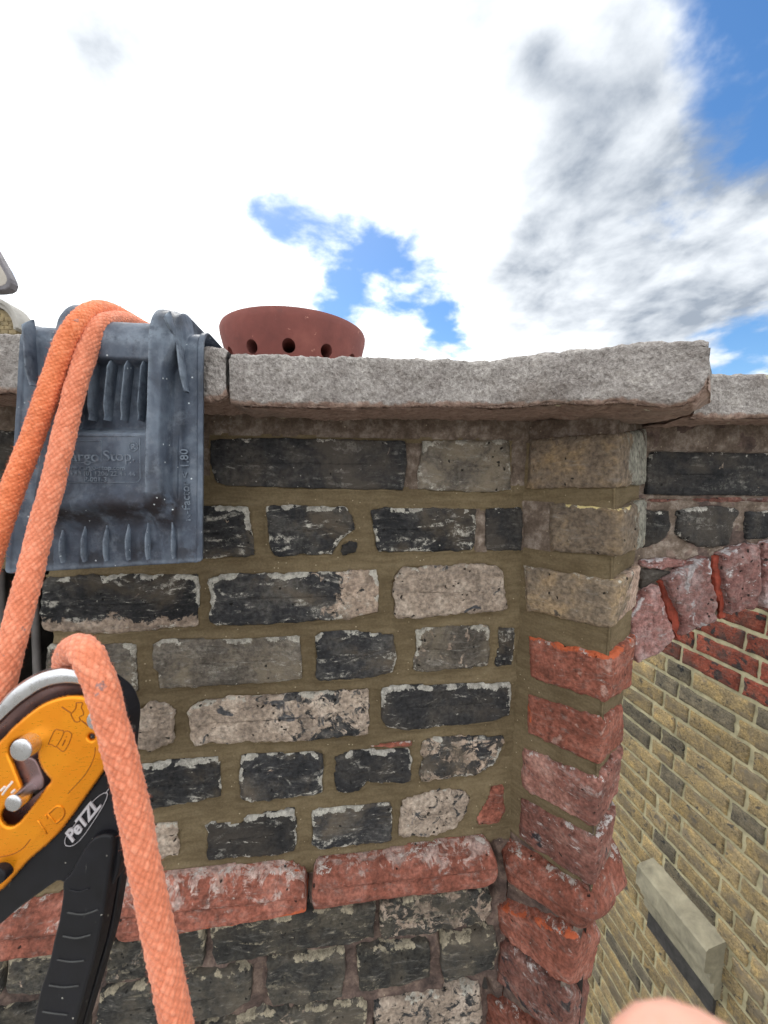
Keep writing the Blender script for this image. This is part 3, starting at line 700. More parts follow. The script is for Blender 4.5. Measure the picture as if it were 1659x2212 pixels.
PROWS = [
 ((1146, 948), (1140, 1055), (1332, 936), (1332, 1053), (1396, 925), (1394, 1046), 'stockgrey', dict(wht=.4, rough=.5, ac=-.1, mx=lambda u, v: np.clip((u - .55) * 3, -.6, .8))),
 ((1186, 1086), (1188, 1190), (1343, 1101), (1340, 1202), (1397, 1076), (1391, 1180), 'stockgrey', dict(wht=.5, rough=.7, mx=lambda u, v: np.clip((u - .62) * 3, -.5, .7), ac=lambda u, v: .42 * np.clip((v - .80) / .2, 0, 1) * (u > .12) * (u < .8) - .06)),
 ((1132, 1222), (1139, 1320), (1333, 1255), (1319, 1360), (1383, 1222), (1371, 1308), 'stock', dict(wht=.6, mx=pink, rough=.8, ac=lambda u, v: .30 * np.clip((v - .86) / .14, 0, 1) * (u > .3) - .05)),
 ((1142, 1376), (1146, 1464), (1319, 1420), (1308, 1518), (1372, 1372), (1362, 1484), 'red', dict(wht=.8, ac=lambda u, v: .40 * np.clip((v - .66) / .3, 0, 1) - .05)),
 ((1142, 1502), (1142, 1584), (1302, 1554), (1292, 1655), (1346, 1524), (1345, 1600), 'red', dict(wht=.6, rough=.8, ac=lambda u, v: .3 * (u < .1) - .04)),
 ((1131, 1618), (1127, 1702), (1296, 1686), (1285, 1791), (1347, 1616), (1331, 1712), 'darkred', dict(wht=.8, rough=1.2)),
 ((1128, 1729), (1120, 1808), (1290, 1812), (1279, 1918), (1332, 1745), (1318, 1826), 'darkred', dict(wht=1.2, mx=lambda u, v: u * 0 - .3)),
 ((1099, 1835), (1104, 1914), (1276, 1938), (1246, 2010), (1345, 1840), (1300, 1990), 'red', dict(wht=.8, ac=lambda u, v: .36 * np.exp(-((v - .62) / .14) ** 2) * (u > .3) * (u < .7) - .04, bull=.022)),
 ((1074, 1950), (1082, 2014), (1243, 2020), (1226, 2128), (1292, 2010), (1270, 2108), 'red', dict(wht=.7, ac=lambda u, v: .36 * np.clip((v - .66) / .3, 0, 1) * (u < .6) - .04, proud=.005, rough=1.4)),
 ((1082, 2032), (1076, 2112), (1226, 2146), (1218, 2252), (1270, 2126), (1252, 2226), 'darkred', dict(wht=.7, proud=.005, rough=1.4, mx=lambda u, v: u * 0 + .25)),
 ((1052, 2146), (1046, 2230), (1216, 2272), (1206, 2380), (1256, 2245), (1244, 2340), 'red', dict(wht=.7, proud=.005, rough=1.3)),
 ((1050, 2256), (1040, 2340), (1206, 2400), (1196, 2510), (1246, 2362), (1232, 2460), 'red', dict(wht=.7, proud=.005, rough=1.3)),
]
for a, b_, c, d, e, f, mt, kw in PROWS: lbrick(a, b_, c, d, e, f, mt, **kw)
# mortar of the pier: an L-shaped sheet just behind the faces
ctop, cbot = PL.hit(1334, 890), PL.hit(1205, 2560)
zt, zbm = ctop[2], cbot[2]
rows = []
nz = 260; n1, n2 = 44, 40
iv = inner.copy(); cv = corner.copy(); rv = PR.hit(1396, 1040)
wl = np.linalg.norm((cv - iv)[:2]); wr = np.linalg.norm((rv - cv)[:2])
dl = (cv - iv) * np.array([1, 1, 0]) / wl; dr = (rv - cv) * np.array([1, 1, 0]) / wr
# follow the lean of the corner and of the free edge
lean_z = np.array([PL.hit(*p)[2] for p in ((1332, 985), (1319, 1358), (1292, 1655), (1279, 1915), (1226, 2128), (1206, 2380))])
lean_s = np.array([np.dot(PL.hit(*p) - iv, dl) for p in ((1332, 985), (1319, 1358), (1292, 1655), (1279, 1915), (1226, 2128), (1206, 2380))])
o_ = np.argsort(lean_z); lean_z = lean_z[o_]; lean_s = lean_s[o_]
RE = ((1395, 985), (1376, 1265), (1366, 1430), (1345, 1560), (1338, 1665), (1325, 1785), (1322, 1900), (1280, 2060), (1260, 2180), (1248, 2290), (1236, 2420))
rz, rs2 = [], []
for p in RE:
    z_ = PR.hit(*p)[2]; c3_ = iv + dl * np.interp(z_, lean_z, lean_s); q_ = Plane(c3_, PR.S); q_.N = PR.N
    h_ = q_.hit(*p); rz.append(h_[2]); rs2.append(np.dot(h_ - c3_, dr))
o_ = np.argsort(rz); rz = np.array(rz)[o_]; rs2 = np.array(rs2)[o_]
zz_ = np.linspace(zbm - .05, zt, nz); V = []; prm = []
for z in zz_:
    sc_ = np.interp(z, lean_z, lean_s)
    for u in np.linspace(-.06, 1, n1):
        V.append(iv * np.array([1, 1, 0]) + dl * sc_ * u + np.array([0, 0, z])); prm.append((sc_ * u, z, 0))
    c3 = iv * np.array([1, 1, 0]) + dl * sc_
    for u in np.linspace(0, 1, n2)[1:]:
        V.append(c3 + dr * (np.interp(z, rz, rs2) - .004) * u + np.array([0, 0, z])); prm.append((sc_ + wr * u, z, 1))
V = np.array(V); prm = np.array(prm)
nn = np.where(prm[:, 2:3] < .5, PL.N[None], PR.N[None])
hh = -.0035 + fbm(prm[:, [0, 1, 2]] * np.array([1, 3, 1]), 50, 4, .55, 44) * .0014
nu_ = n1 + n2 - 1
hh = hh - .006 * (prm[:, 1] < PL.hit(1277, 1945)[2])
V = V + nn * hh[:, None]
V[:, :2] += (-(PL.N + PR.N))[:2] * 0 
z_lowp = PL.hit(1277, 1945)[2]
ag = np.where(prm[:, 1] < z_lowp, 2.0, 0.0); ag = np.where(prm[:, 1] > PL.hit(1240, 945)[2] - .002, 1.0, ag)
g0, g1 = PL.hit(1150, 1086), PL.hit(1188, 1190)
ag = np.where((prm[:, 1] < g0[2]) & (prm[:, 1] > g1[2]) & (prm[:, 2] < .5) & (prm[:, 0] < np.dot(g1 - iv, dl) + .001), 1.0, ag)
zr0 = PR.hit(1370, 1500)[2]
ag = np.where((prm[:, 2] > .5) & (prm[:, 1] < zr0 - .1) , 1.0, ag)
mk('mortar', V, grid_faces(nu_, nz), MORTAR, pier, dict(age=ag))
# solid middle of the pier
pc = [iv + dl * .004 , cv, rv]
back = (iv + rv) / 2 + np.array([-.02, .12, 0])
tri = [iv * 1.0, cv - (PL.N + PR.N) * .03 - dl * .02, rv - PR.N * .012 - dr * .085, back]
Vp = np.array([[p[0], p[1], z] for z in (zbm - .25, zt + .0) for p in tri])
mk('pier_core', Vp - np.array([PL.N * .014]), [(0, 1, 2, 3)[::-1], (4, 5, 6, 7), (0, 1, 5, 4), (1, 2, 6, 5), (2, 3, 7, 6), (3, 0, 4, 7)], COREM, pier, smooth=False)

# ------------------------------------------------------------------ wall over the arch, right of the pier
aw = empty('arch_wall', PA.to3([[.1, -.25]])[0], 'short dark brick wall with a rough arch of limed red bricks, right of the pier', 'wall')
arch = [
 B([(1401, 1000), (1412, 975), (1535, 977), (1660, 979), (1720, 981), (1722, 1072), (1560, 1070), (1470, 1070), (1400, 1068)], 'slate', .4, rough=.5),
 B([(1730, 980), (1950, 984), (1950, 1076), (1732, 1073)], 'slate', .4),
 B([(1398, 1076), (1500, 1075), (1720, 1074), (1720, 1086), (1500, 1084), (1400, 1085)], 'darkred', .4, n=70, proud=-.004),
 B([(1398, 1101), (1448, 1104), (1450, 1140), (1440, 1160), (1418, 1176), (1392, 1185), (1394, 1140)], 'slate', .5, n=80),
 B([(1467, 1104), (1500, 1097), (1590, 1095), (1600, 1106), (1585, 1150), (1578, 1178), (1545, 1186), (1510, 1180), (1480, 1167), (1465, 1155)], 'slate', .7),
 B([(1617, 1107), (1730, 1103), (1730, 1160), (1690, 1160), (1615, 1166)], 'slate', .5),
 B([(1745, 1103), (1950, 1100), (1950, 1150), (1745, 1158)], 'slate', .5),
 B([(1386, 1229), (1425, 1232), (1452, 1236), (1425, 1252), (1389, 1274)], 'slate', .4, n=60),
 B([(1388, 1211), (1430, 1206), (1487, 1211), (1474, 1226), (1430, 1229), (1389, 1225)], 'voussoir', 1.2, n=60, proud=.004),
]
vous = [
 B([(1379, 1299), (1415, 1272), (1426, 1265), (1433, 1291), (1448, 1341), (1461, 1377), (1449, 1395), (1420, 1415), (1382, 1434), (1375, 1420), (1366, 1370), (1364, 1330)], 'voussoir', 1.0, proud=.012, rough=1.2, depth=.07),
 B([(1445, 1257), (1475, 1233), (1512, 1211), (1536, 1202), (1539, 1246), (1551, 1315), (1552, 1341), (1510, 1360), (1474, 1376), (1480, 1350), (1462, 1300), (1452, 1275)], 'voussoir', 1.0, proud=.012, rough=1.2, depth=.07),
 B([(1562, 1199), (1600, 1185), (1644, 1176), (1647, 1242), (1646, 1292), (1632, 1318), (1576, 1330), (1580, 1300), (1568, 1250)], 'voussoir', 1.0, proud=.012, rough=1.2, depth=.07),
 B([(1656, 1173), (1740, 1162), (1742, 1310), (1656, 1316)], 'voussoir', 1.0, proud=.009, rough=1.5, depth=.07),
 B([(1754, 1160), (1850, 1156), (1845, 1306), (1755, 1310)], 'voussoir', 1.0, proud=.009, rough=1.5, depth=.07),
 B([(1864, 1156), (1960, 1160), (1945, 1316), (1860, 1308)], 'voussoir', 1.0, proud=.009, rough=1.5, depth=.07),
]
apolys = add_bricks(PA, arch, aw) + add_bricks(PA, vous, aw, 'arch_brick')
# bright red fillets of broken brick in the empty arch joints
REDIN = simple_mat('broken_red_brick', (.27, .048, .026), .85, .45, 60, bump=.8, bscale=300)
for pg in ([(1425, 1256), (1440, 1253), (1449, 1278), (1458, 1302), (1476, 1350), (1466, 1382), (1458, 1372), (1446, 1335), (1433, 1290)],
           [(1539, 1204), (1553, 1198), (1562, 1248), (1574, 1302), (1568, 1336), (1554, 1340), (1553, 1312), (1541, 1248)],
           [(1646, 1178), (1656, 1176), (1657, 1312), (1650, 1300), (1649, 1242)]):
    q = PA.poly(pg); V, F, ed, uu, vv = brick_mesh(PA, q, .003, 1.2, .05, 60)
    mk('joint_fillet', V, F, REDIN, aw); apolys.append(q)
ring_in = np.array([PA.sz(*p) for p in ((1364, 1430), (1382, 1432), (1450, 1392), (1552, 1340), (1632, 1318), (1745, 1306), (1960, 1312))])
z_at = lambda s: np.interp(s, ring_in[:, 0], ring_in[:, 1])
zold_a = PA.sz(1500, 974)[1]
def h_arch(p, d):
    top = p[:, 1] > zold_a
    return np.where(top, .0 + fbm(p3(p), 60, 4, .6, 61) * .0016, -.002 - .002 * np.clip(d / .004, 0, 1) + fbm(p3(p), 80, 4, .65, 62) * .003)
mortar_sheet(PA, (PA.sz(1394, 1000)[0] - .004, PA.sz(1500, 1440)[1]), (PA.sz(1940, 1000)[0], PA.sz(1500, 908)[1]), .0026, apolys, h_arch, lambda p: np.where(fbm(p3(p), 40, 3, .6, 66) > .12, 2.0, 1.0), aw, lambda p: p[:, 1] > z_at(p[:, 0]) + .004)
# arch ring and wall body behind the face
sa, sb = PA.sz(1394, 1000)[0] - .004, PA.sz(1940, 1000)[0]
ss = np.linspace(sa, sb, 40); V = []
for n_ in (-.012, -.11):
    for s_ in ss: V.append(PA.O + s_ * PA.S + (z_at(s_) + .006) * PA.Z + n_ * PA.N)
    for s_ in ss: V.append(PA.O + s_ * PA.S + PA.sz(1500, 908)[1] * PA.Z + n_ * PA.N)
F = []
for i in range(39):
    F += [(i, i + 1, 41 + i, 40 + i), (80 + i + 1, 80 + i, 120 + i, 121 + i), (i + 1, i, 80 + i, 81 + i), (40 + i, 41 + i, 121 + i, 120 + i)]
mk('wall_core', V, F, COREM, aw, smooth=False)

# ------------------------------------------------------------------ yellow stock facade seen below the arch
dv = np.array([math.sin(R(-9.0)), math.cos(R(-9.0)), 0.0])
PF_O = CAM + np.array([.989 * 1.28, 1.28, 0.0])
PF = Plane(PF_O, dv)
fw = empty('facade_wall', PF.hit(1500, 2300), 'yellow stock brick wall with pale joints seen below the arch', 'wall')
FY = brick_material('facade_stock_brick', ((.16, .125, .078), (.30, .225, .115), (.46, .32, .13)), ((.06, .055, .05), (.10, .09, .075), (.16, .14, .11)), lime=(.55, .48, .33), edge=.3, veins=.0, specks=.25, pits=.7, bump=.9, patch=(.095, .082, .066), patch_t=.60, stain=(.17, .14, .10), dusty=.35)
FD = brick_material('facade_sooty_brick', ((.075, .066, .05), (.135, .115, .082), (.22, .18, .115)), None, lime=(.5, .44, .3), edge=.3, veins=.0, specks=.25, pits=.6, bump=.7, patch=(.03, .03, .03), patch_t=.60)
FRD = brick_material('facade_red_brick', ((.09, .026, .018), (.20, .048, .029), (.32, .095, .06)), None, lime=(.4, .33, .26), edge=.2, veins=.3, specks=.1, pits=.8, bump=1.2, patch=(.030, .026, .026), patch_t=.54, stain=(.10, .05, .04))
JM = simple_mat('pale_joint_mortar', (.45, .405, .255), .92, .34, 22, bump=.5, bscale=260)
# variants of a rough brick face, unit sized, shared by many bricks
def unit_brick(seed, lx):
    nx, nz_ = 12, 7
    xs = np.r_[0, np.linspace(.03, .97, nx - 2), 1] - .5; zs = np.r_[0, np.linspace(.08, .92, nz_ - 2), 1] - .5
    X, Z = np.meshgrid(xs * lx, zs * .064); p = np.c_[X.ravel(), Z.ravel()]
    dd = np.minimum(np.minimum(X + lx / 2, lx / 2 - X), np.minimum(Z + .032, .032 - Z)).ravel()
    h = .003 - .003 * np.clip(1 - dd / .004, 0, 1) + fbm(p3(p) + seed, 50, 3, .6, seed) * .0022
    jx = fbm(p3(p) + seed * 2, 60, 2, .6, seed + 1) * .0045; jz = fbm(p3(p) + seed * 3, 60, 2, .6, seed + 2) * .0045
    jz += (p[:, 0] / lx) * .0
    V = np.c_[p[:, 0] + jx, h, p[:, 1] + jz]; F = [tuple(f) for f in grid_faces(nx, nz_)]
    ring = np.r_[np.arange(nx), np.arange(1, nz_) * nx + nx - 1, (nz_ - 1) * nx + np.arange(nx - 2, -1, -1), np.arange(nz_ - 2, 0, -1) * nx]
    sk = V[ring] - np.array([0, .014, 0]); b0 = len(V); V = np.vstack([V, sk]); m = len(ring)
    F += [(ring[i], b0 + i, b0 + (i + 1) % m, ring[(i + 1) % m]) for i in range(m)]
    me = bpy.data.meshes.new('brick'); me.from_pydata(V.tolist(), [], [tuple(int(k) for k in f) for f in F])
    for nm, a in (('edge', np.r_[dd, np.zeros(m)]), ('vv', np.full(len(V), .5)), ('wht', np.full(len(V), .6)), ('mx', np.zeros(len(V))), ('ac', np.zeros(len(V)))):
        q = me.attributes.new(nm, 'FLOAT', 'POINT'); q.data.foreach_set('value', np.asarray(a, np.float32))
    me.polygons.foreach_set('use_smooth', [True] * len(me.polygons)); me.materials.append(FY)
    return me
UB = {(lx, k): unit_brick(k * 7 + int(lx * 1000), lx) for lx in (.215, .102) for k in range(6)}
win0, win1 = PF.sz(1413, 1850), PF.sz(1570, 2031)            # top of the stone head at its far and near end
LS0, LS1 = max(win0[0], win1[0]), min(win0[0], win1[0]); LT = (win0[1] + win1[1]) / 2 
def project(p):
    q = p - CAM; d = q @ FWD
    return (CXP + FPX * (q @ RIGHT) / d, CYP - FPX * (q @ UP) / d, d)
corners = np.array([PF.sz(x, y) for x in (1240, 2250) for y in (1290, 2400)])
smin, tmin = corners.min(0); smax, tmax = corners.max(0)
rotF = Matrix((tuple(PF.S), tuple(PF.N), tuple(PF.Z))).transposed().to_4x4()
row = 0; fcount = 0
t_red = PF.sz(1600, 1500)[1]; 
fw_org = world_origin(fw)
t = tmin
while t < tmax:
    s = smin - (row % 2) * .17 - .05; k = row
    while s < smax:
        lx = .215 if k % 2 == 0 else .102
        c = np.array([s + lx / 2, t + .033])
        px, py, dd = project(PF.to3(c[None])[0])
        sl0, sl1, cut = s, s + lx, lx
        if 1225 < px < 2300 and 1180 < py < 2420 and dd > .2 and sl1 - sl0 > .03:
            me = UB[(lx, random.randrange(6))]
            o = bpy.data.objects.new('brick', me); COL.objects.link(o); o.parent = fw
            c2 = np.array([[(sl0 + sl1) / 2, c[1]]])
            o.matrix_basis = Matrix.Translation(Vector(PF.to3(c2, random.uniform(-.001, .0015))[0] - fw_org)) @ rotF @ Matrix.Rotation(random.uniform(-.008, .008), 4, 'Y') @ Matrix.Diagonal((((sl1 - sl0) / lx), 1, 1, 1))
            ln = 1400 + .55 * (px - 1425)                     # the red and sooty courses close under the arch
            mt = FRD if py < ln - 4 else (FD if (py < ln + 95 and random.random() < .5) or random.random() < .10 else FY)
            o.material_slots[0].link = 'OBJECT'; o.material_slots[0].material = mt
            fcount += 1
        s += lx + .013 + random.uniform(-.003, .003); k += 1
    t += .079; row += 1
# pale mortar sheet with the window opening left free
xs = np.linspace(smin - .2, smax + .2, 150); zs = np.linspace(tmin - .3, tmax + .25, 150)
X, Z = np.meshgrid(xs, zs); p = np.c_[X.ravel(), Z.ravel()]
V = PF.to3(p, -.0035 + fbm(p3(p), 45, 3, .6, 91) * .0015); F = grid_faces(150, 150)
if np.dot(np.cross(V[F[0][1]] - V[F[0][0]], V[F[0][2]] - V[F[0][0]]), PF.N) < 0: F = F[:, ::-1]
mk('mortar', V, F, JM, fw)
def fbox(s0, s1, t0, t1, n0, n1): return wall_box(PF, s0, s1, t0, t1, n0, n1)
V, F = fbox(smin - .2, smax + .2, tmin - .3, tmax + .25, -.2, -.012)
mk('wall_core', V, F, COREM, fw, smooth=False)
# stone window head with mouldings, dark strip for the shadow under it
LSTONE = simple_mat('window_head_stone', (.27, .245, .175), .9, .4, 14, bump=.7, bscale=110)
prof = [(-.01, .0), (.050, -.014), (.056, -.020), (.056, -.076), (.050, -.082), (.034, -.084), (.040, -.096), (.036, -.112), (.022, -.116), (.024, -.150), (.016, -.164), (-.01, -.166)]
ns_ = 30; V = []
for i in range(ns_):
    s_ = LS1 + (LS0 - LS1) * i / (ns_ - 1)
    for n_, t_ in prof: V.append(PF.O + s_ * PF.S + (LT + t_ * 1.5) * PF.Z + n_ * 1.5 * PF.N)
V = np.array(V); V += (fbm(V, 30, 3, .6, 95) * .0025)[:, None] * PF.N
npf = len(prof); F = [tuple(f) for f in grid_faces(npf, ns_)] + [tuple(range(npf)), tuple(range((ns_ - 1) * npf, ns_ * npf))[::-1]]
hd = mk('stone_window_head', V, F, LSTONE, fw, smooth=False)
SHADOW_DARK = simple_mat('painted_shadow', (.045, .042, .040), .85, .5, 25, bump=.5)  # near-black colour painted in for the shadow gap below the head
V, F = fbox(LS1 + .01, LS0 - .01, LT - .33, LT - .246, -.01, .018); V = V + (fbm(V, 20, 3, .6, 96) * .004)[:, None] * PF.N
mk('shadow_band', V, F, SHADOW_DARK, hd, smooth=False)

# ------------------------------------------------------------------ coping stones
def coping(name, top, bot, depth_of, back, label, seed, ends=(True, True), nx=170):
    """front face between two pixel curves at real distances, then over the top and along the underside to the wall"""
    xs = np.linspace(top[0][0], top[-1][0], nx)
    yt = np.interp(xs, *np.array(top).T); yb = np.interp(xs, *np.array(bot).T)
    rows_ = []; und = []
    for x, a, b_ in zip(xs, yt, yb):
        pt = depth_of(x, a); pb = depth_of(x, b_)
        H = pt[2] - pb[2]; up = np.array([0, 0, 1.0])
        inn = back(x); r = .006
        prof_ = []
        for t in np.linspace(1, 0, 12): prof_.append((pb + inn * (.004 + t * .13), 1.0))          # underside
        for a_ in np.linspace(0, 1, 6): prof_.append((pb + up * (r * (1 - math.cos(a_ * math.pi / 2))) + inn * (r * (1 - math.sin(a_ * math.pi / 2))), .9 - .5 * a_))
        for t in np.linspace(.15, .84, 26): prof_.append((pb + up * H * t, .22 * max(0, .25 - t) / .25))
        for a_ in np.linspace(0, 1, 6): prof_.append((pt - up * (r * (1 - math.sin(a_ * math.pi / 2))) + inn * (r * (1 - math.cos(a_ * math.pi / 2))), 0))
        for t in np.linspace(0, 1, 10)[1:]: prof_.append((pt + inn * (r + t * .30) + up * .004 * t, 0))
        rows_.append([p for p, _ in prof_]); und.append([u for _, u in prof_])
    G = np.array(rows_); m = G.shape[1]; V = G.reshape(-1, 3)
    nrm = np.cross(np.gradient(G, axis=1), np.gradient(G, axis=0)); nrm /= np.linalg.norm(nrm, axis=2)[..., None] + 1e-12
    if np.mean(nrm[:, 30] @ np.array([0, -1, 0])) < 0: nrm = -nrm
    dsp = fbm(V + seed, 18, 5, .6, seed) * .0055 + fbm(V + seed, 120, 4, .65, seed + 4) * .0030
    V = V + nrm.reshape(-1, 3) * dsp[:, None]
    F = [tuple(f) for f in grid_faces(m, nx)]
    F += [tuple(range(m)), tuple(range((nx - 1) * m, nx * m))[::-1]]
    f0 = F[30]; 
    if np.dot(np.cross(V[f0[1]] - V[f0[0]], V[f0[2]] - V[f0[0]]), nrm[0, 30]) < 0: F = [f[::-1] for f in F]
    o = mk(name, V, F, STONE, None, dict(under=np.array(und).ravel()))
    o['kind'] = 'thing'; return set_props(o, label, 'coping stone', 'stone copings along the wall top')
PC = Plane(CAM + np.array([0, .412, 0]), PM.S)
pe = PC.hit(1090, 830); PE = Plane(pe, (.14, -.10, 0))
def depth_main(x, y): return PC.hit(x, y) if x < 1090 else PE.hit(x, y)
nb = -PC.N
def back_main(x):
    w_ = np.clip((x - 1040) / 200, 0, 1); w2 = np.clip((x - 1440) / 90, 0, 1)
    v = nb * (1 - w_) + np.array([.25, .97, 0]) * w_
    v = v * (1 - w2) + np.array([.66, .75, 0]) * w2
    return v / np.linalg.norm(v)
coping('coping_stone', [(497, 758), (560, 760), (700, 766), (830, 769), (960, 771), (1060, 773), (1100, 770), (1160, 764), (1250, 752), (1330, 743), (1400, 736), (1470, 731), (1515, 730), (1529, 738)],
       [(497, 868), (520, 876), (700, 880), (830, 879), (960, 876), (1060, 880), (1110, 879), (1160, 874), (1220, 870), (1290, 874), (1340, 868), (1440, 878), (1480, 874), (1508, 858), (1529, 820)], depth_main, back_main,
       'long weathered grey coping stone with lichen spots, over the main wall and pier', 201, nx=300)
coping('coping_stone', [(420, 748), (440, 745), (478, 747), (489, 757)], [(420, 866), (450, 866), (478, 862), (489, 850)], lambda x, y: PC.hit(x, y), lambda x: nb, 'short grey coping stone between the rubber protector and the long coping', 211, nx=40)
coping('coping_stone', [(-720, 668), (-190, 706), (-60, 712), (80, 720), (230, 732), (405, 745), (416, 752)], [(-720, 826), (-190, 844), (-60, 846), (80, 850), (230, 858), (405, 864), (416, 860)], lambda x, y: PC.hit(x, y), lambda x: nb, 'grey coping stone at the left edge, under the rubber protector', 221, nx=240)
PD = Plane(PA.O + PA.N * .075, PM.S)
coping('coping_stone', [(1500, 798), (1545, 801), (1660, 808), (1800, 815), (1960, 822)], [(1500, 903), (1545, 903), (1660, 902), (1800, 900), (1960, 898)], lambda x, y: PD.hit(x, y), lambda x: -PD.N, 'lower grey coping stone at the right edge, over the arch', 231, nx=120)
# ================================================================== things
def curve_mesh(loops, extrude, bevel=0.0, res=2):
    """flat shape with holes, given a thickness and rounded edges; lies in its own x-y plane"""
    cu = bpy.data.curves.new('shape', 'CURVE'); cu.dimensions = '2D'; cu.fill_mode = 'BOTH'
    cu.extrude = extrude; cu.bevel_depth = bevel; cu.bevel_resolution = res; cu.offset = -bevel
    for lp in loops:
        sp = cu.splines.new('POLY'); sp.points.add(len(lp) - 1); sp.use_cyclic_u = True
        for q, (x, y) in zip(sp.points, lp): q.co = (x, y, 0, 1)
    return _curve_out(cu)
def _curve_out(cu):
    o = bpy.data.objects.new('shape', cu); COL.objects.link(o)
    dg = bpy.context.evaluated_depsgraph_get(); dg.update()
    me = bpy.data.meshes.new_from_object(o.evaluated_get(dg))
    V = np.array([v.co[:] for v in me.vertices]); F = [tuple(p.vertices) for p in me.polygons]
    bpy.data.objects.remove(o); bpy.data.meshes.remove(me); bpy.data.curves.remove(cu)
    return V, F
def text_mesh(txt, size, extrude, shear=0.0, bevel=0.0, spacing=1.0, offset=0.0):
    cu = bpy.data.curves.new('lettering', 'FONT'); cu.body = txt; cu.size = size; cu.extrude = extrude; cu.shear = shear
    cu.bevel_depth = bevel; cu.space_character = spacing; cu.offset = offset; cu.resolution_u = 3
    return _curve_out(cu)
def boolean_cut(o, cutters):
    for c in cutters:
        md = o.modifiers.new('cut', 'BOOLEAN'); md.operation = 'DIFFERENCE'; md.object = c; md.solver = 'EXACT'
    dg = bpy.context.evaluated_depsgraph_get(); dg.update()
    me = bpy.data.meshes.new_from_object(o.evaluated_get(dg))
    o.modifiers.clear(); o.data = me
    for c in cutters: bpy.data.objects.remove(c)

# ------------------------------------------------------------------ chimney pot behind the coping
POTM, nt, b, vec, oi = new_mat('terracotta')
n1 = nt.noise(vec, 14, 4, .6); n2 = nt.noise(vec, 70, 4, .65, .5)
c = nt.ramp(n1, [(.3, (.15, .046, .040)), (.55, (.215, .066, .054)), (.75, (.28, .095, .075))])
c = nt.mix(nt.mr(n2, .66, .70), c, (.46, .22, .17))
c = nt.mix(nt.math('MULTIPLY', nt.mr(nt.noise(vec, 24, 5, .65, .6), .55, .70), .5), c, (.10, .05, .045))
nt.put(b.inputs['Base Color'], c); b.inputs['Roughness'].default_value = .8
nt.put(b.inputs['Normal'], nt.bump(nt.noise(vec, 160, 4, .6), .3, .0015))
pot_c = at(637, 760, .735)
pot_base = z_cop + CAMZ
pot_c = np.array([pot_c[0], pot_c[1], pot_base - .001])
RT = .140                                                       # rim height
tl = R(0.3); TILT = np.array(Matrix.Rotation(tl, 3, 'Y'))
pf = [(.0, 0), (.088, 0), (.094, .012), (.104, RT * .30), (.117, RT * .52), (.127, RT * .74), (.1325, RT * .90), (.1335, RT * .97), (.132, RT), (.127, RT + .002), (.121, RT - .002), (.117, RT * .90), (.0, RT * .90)]
V, F = lathe(pf, 72, pot_c, TILT)
pot = mk('chimney_pot', V, F, POTM, origin=pot_c)
cuts = []
hz = .084
for k in range(12):
    a = R(-90 - 22 + 30 * k); d_ = np.array([math.cos(a), math.sin(a), .0]); d_ = TILT @ d_
    cpt = pot_c + TILT @ np.array([0, 0, hz])
    v, f = tube([cpt + d_ * .034, cpt + d_ * .11, cpt + d_ * .16], .0108, 18)
    cuts.append(mk('cutter', v, f, POTM))
boolean_cut(pot, cuts)
for p in pot.data.polygons: p.use_smooth = True
pot.data.set_sharp_from_angle(angle=R(28))
set_props(pot, 'red terracotta chimney pot with a ring of round holes behind the coping', 'chimney pot')

# ------------------------------------------------------------------ things beyond the wall at the left edge
RIM = simple_mat('dark_rim', (.13, .12, .13), .6, .2, 20); PANEL = simple_mat('beige_panel', (.42, .38, .33), .7, .1, 10)
dP = 1.6
def camloop(pts, d): return [((x - CXP) / FPX * d, -(y - CYP) / FPX * d) for x, y in pts]
CAMAX = np.array([RIGHT, UP, -FWD])
def cam2w(V, d, push=0.0): return CAM + V @ CAMAX + FWD * (d + push)
rp = [(-150, 470), (-40, 480), (-16, 520), (2, 552), (20, 584), (31, 606), (33, 616), (29, 626), (20, 631), (2, 633), (-40, 634), (-150, 640)]
pe_ = empty('rimmed_panel', at(-60, 640, dP), 'beige panel with a dark rounded rim poking in at the left edge against the sky', 'panel')
V, F = curve_mesh([camloop(rp, dP)], .012, .006); mk('rim', cam2w(V, dP), F, RIM, pe_, smooth=False)
ci = np.mean(rp, 0); ri = [(ci[0] + (x - ci[0]) * .90 - 3, ci[1] + (y - ci[1]) * .84) for x, y in rp]
V, F = curve_mesh([camloop(ri, dP)], .013, .002); mk('face', cam2w(V, dP, -.004), F, PANEL, pe_, smooth=False)
pb_ = at(-80, 640, dP + .03)
V, F = tube([pb_ + np.array([0, 0, .05]), pb_ - np.array([0, 0, .5]), pb_ - np.array([0, 0, 1.2])], .02, 12); mk('post', V, F, RIM, pe_)
dG = 6.0
gb = empty('curved_gable', at(0, 900, dG), 'small round brick gable with pale stone bands far off at the left edge', 'gable')
def arc(cx, cy, rx, ry, n=26): return [(cx + rx * math.cos(a), cy - ry * math.sin(a)) for a in np.linspace(0, math.pi, n)]
GST = simple_mat('pale_gable_stone', (.36, .34, .31), .85, .2, 3); GBR = simple_mat('gable_brick', (.26, .20, .11), .9, .4, 9)
V, F = curve_mesh([camloop(arc(4, 722, 46, 48) + [(-42, 1300), (50, 1300)], dG)], .10); mk('wall', cam2w(V, dG), F, GBR, gb, smooth=False)
for r0, r1, pz in ((47, 54, -.02), (55, 62, -.06)):
    V, F = curve_mesh([camloop(arc(4, 722, r1, r1 * 1.08) + arc(4, 722, r0, r0 * 1.06)[::-1], dG)], .14, .01); mk('stone_band', cam2w(V, dG, pz), F, GST, gb, smooth=False)
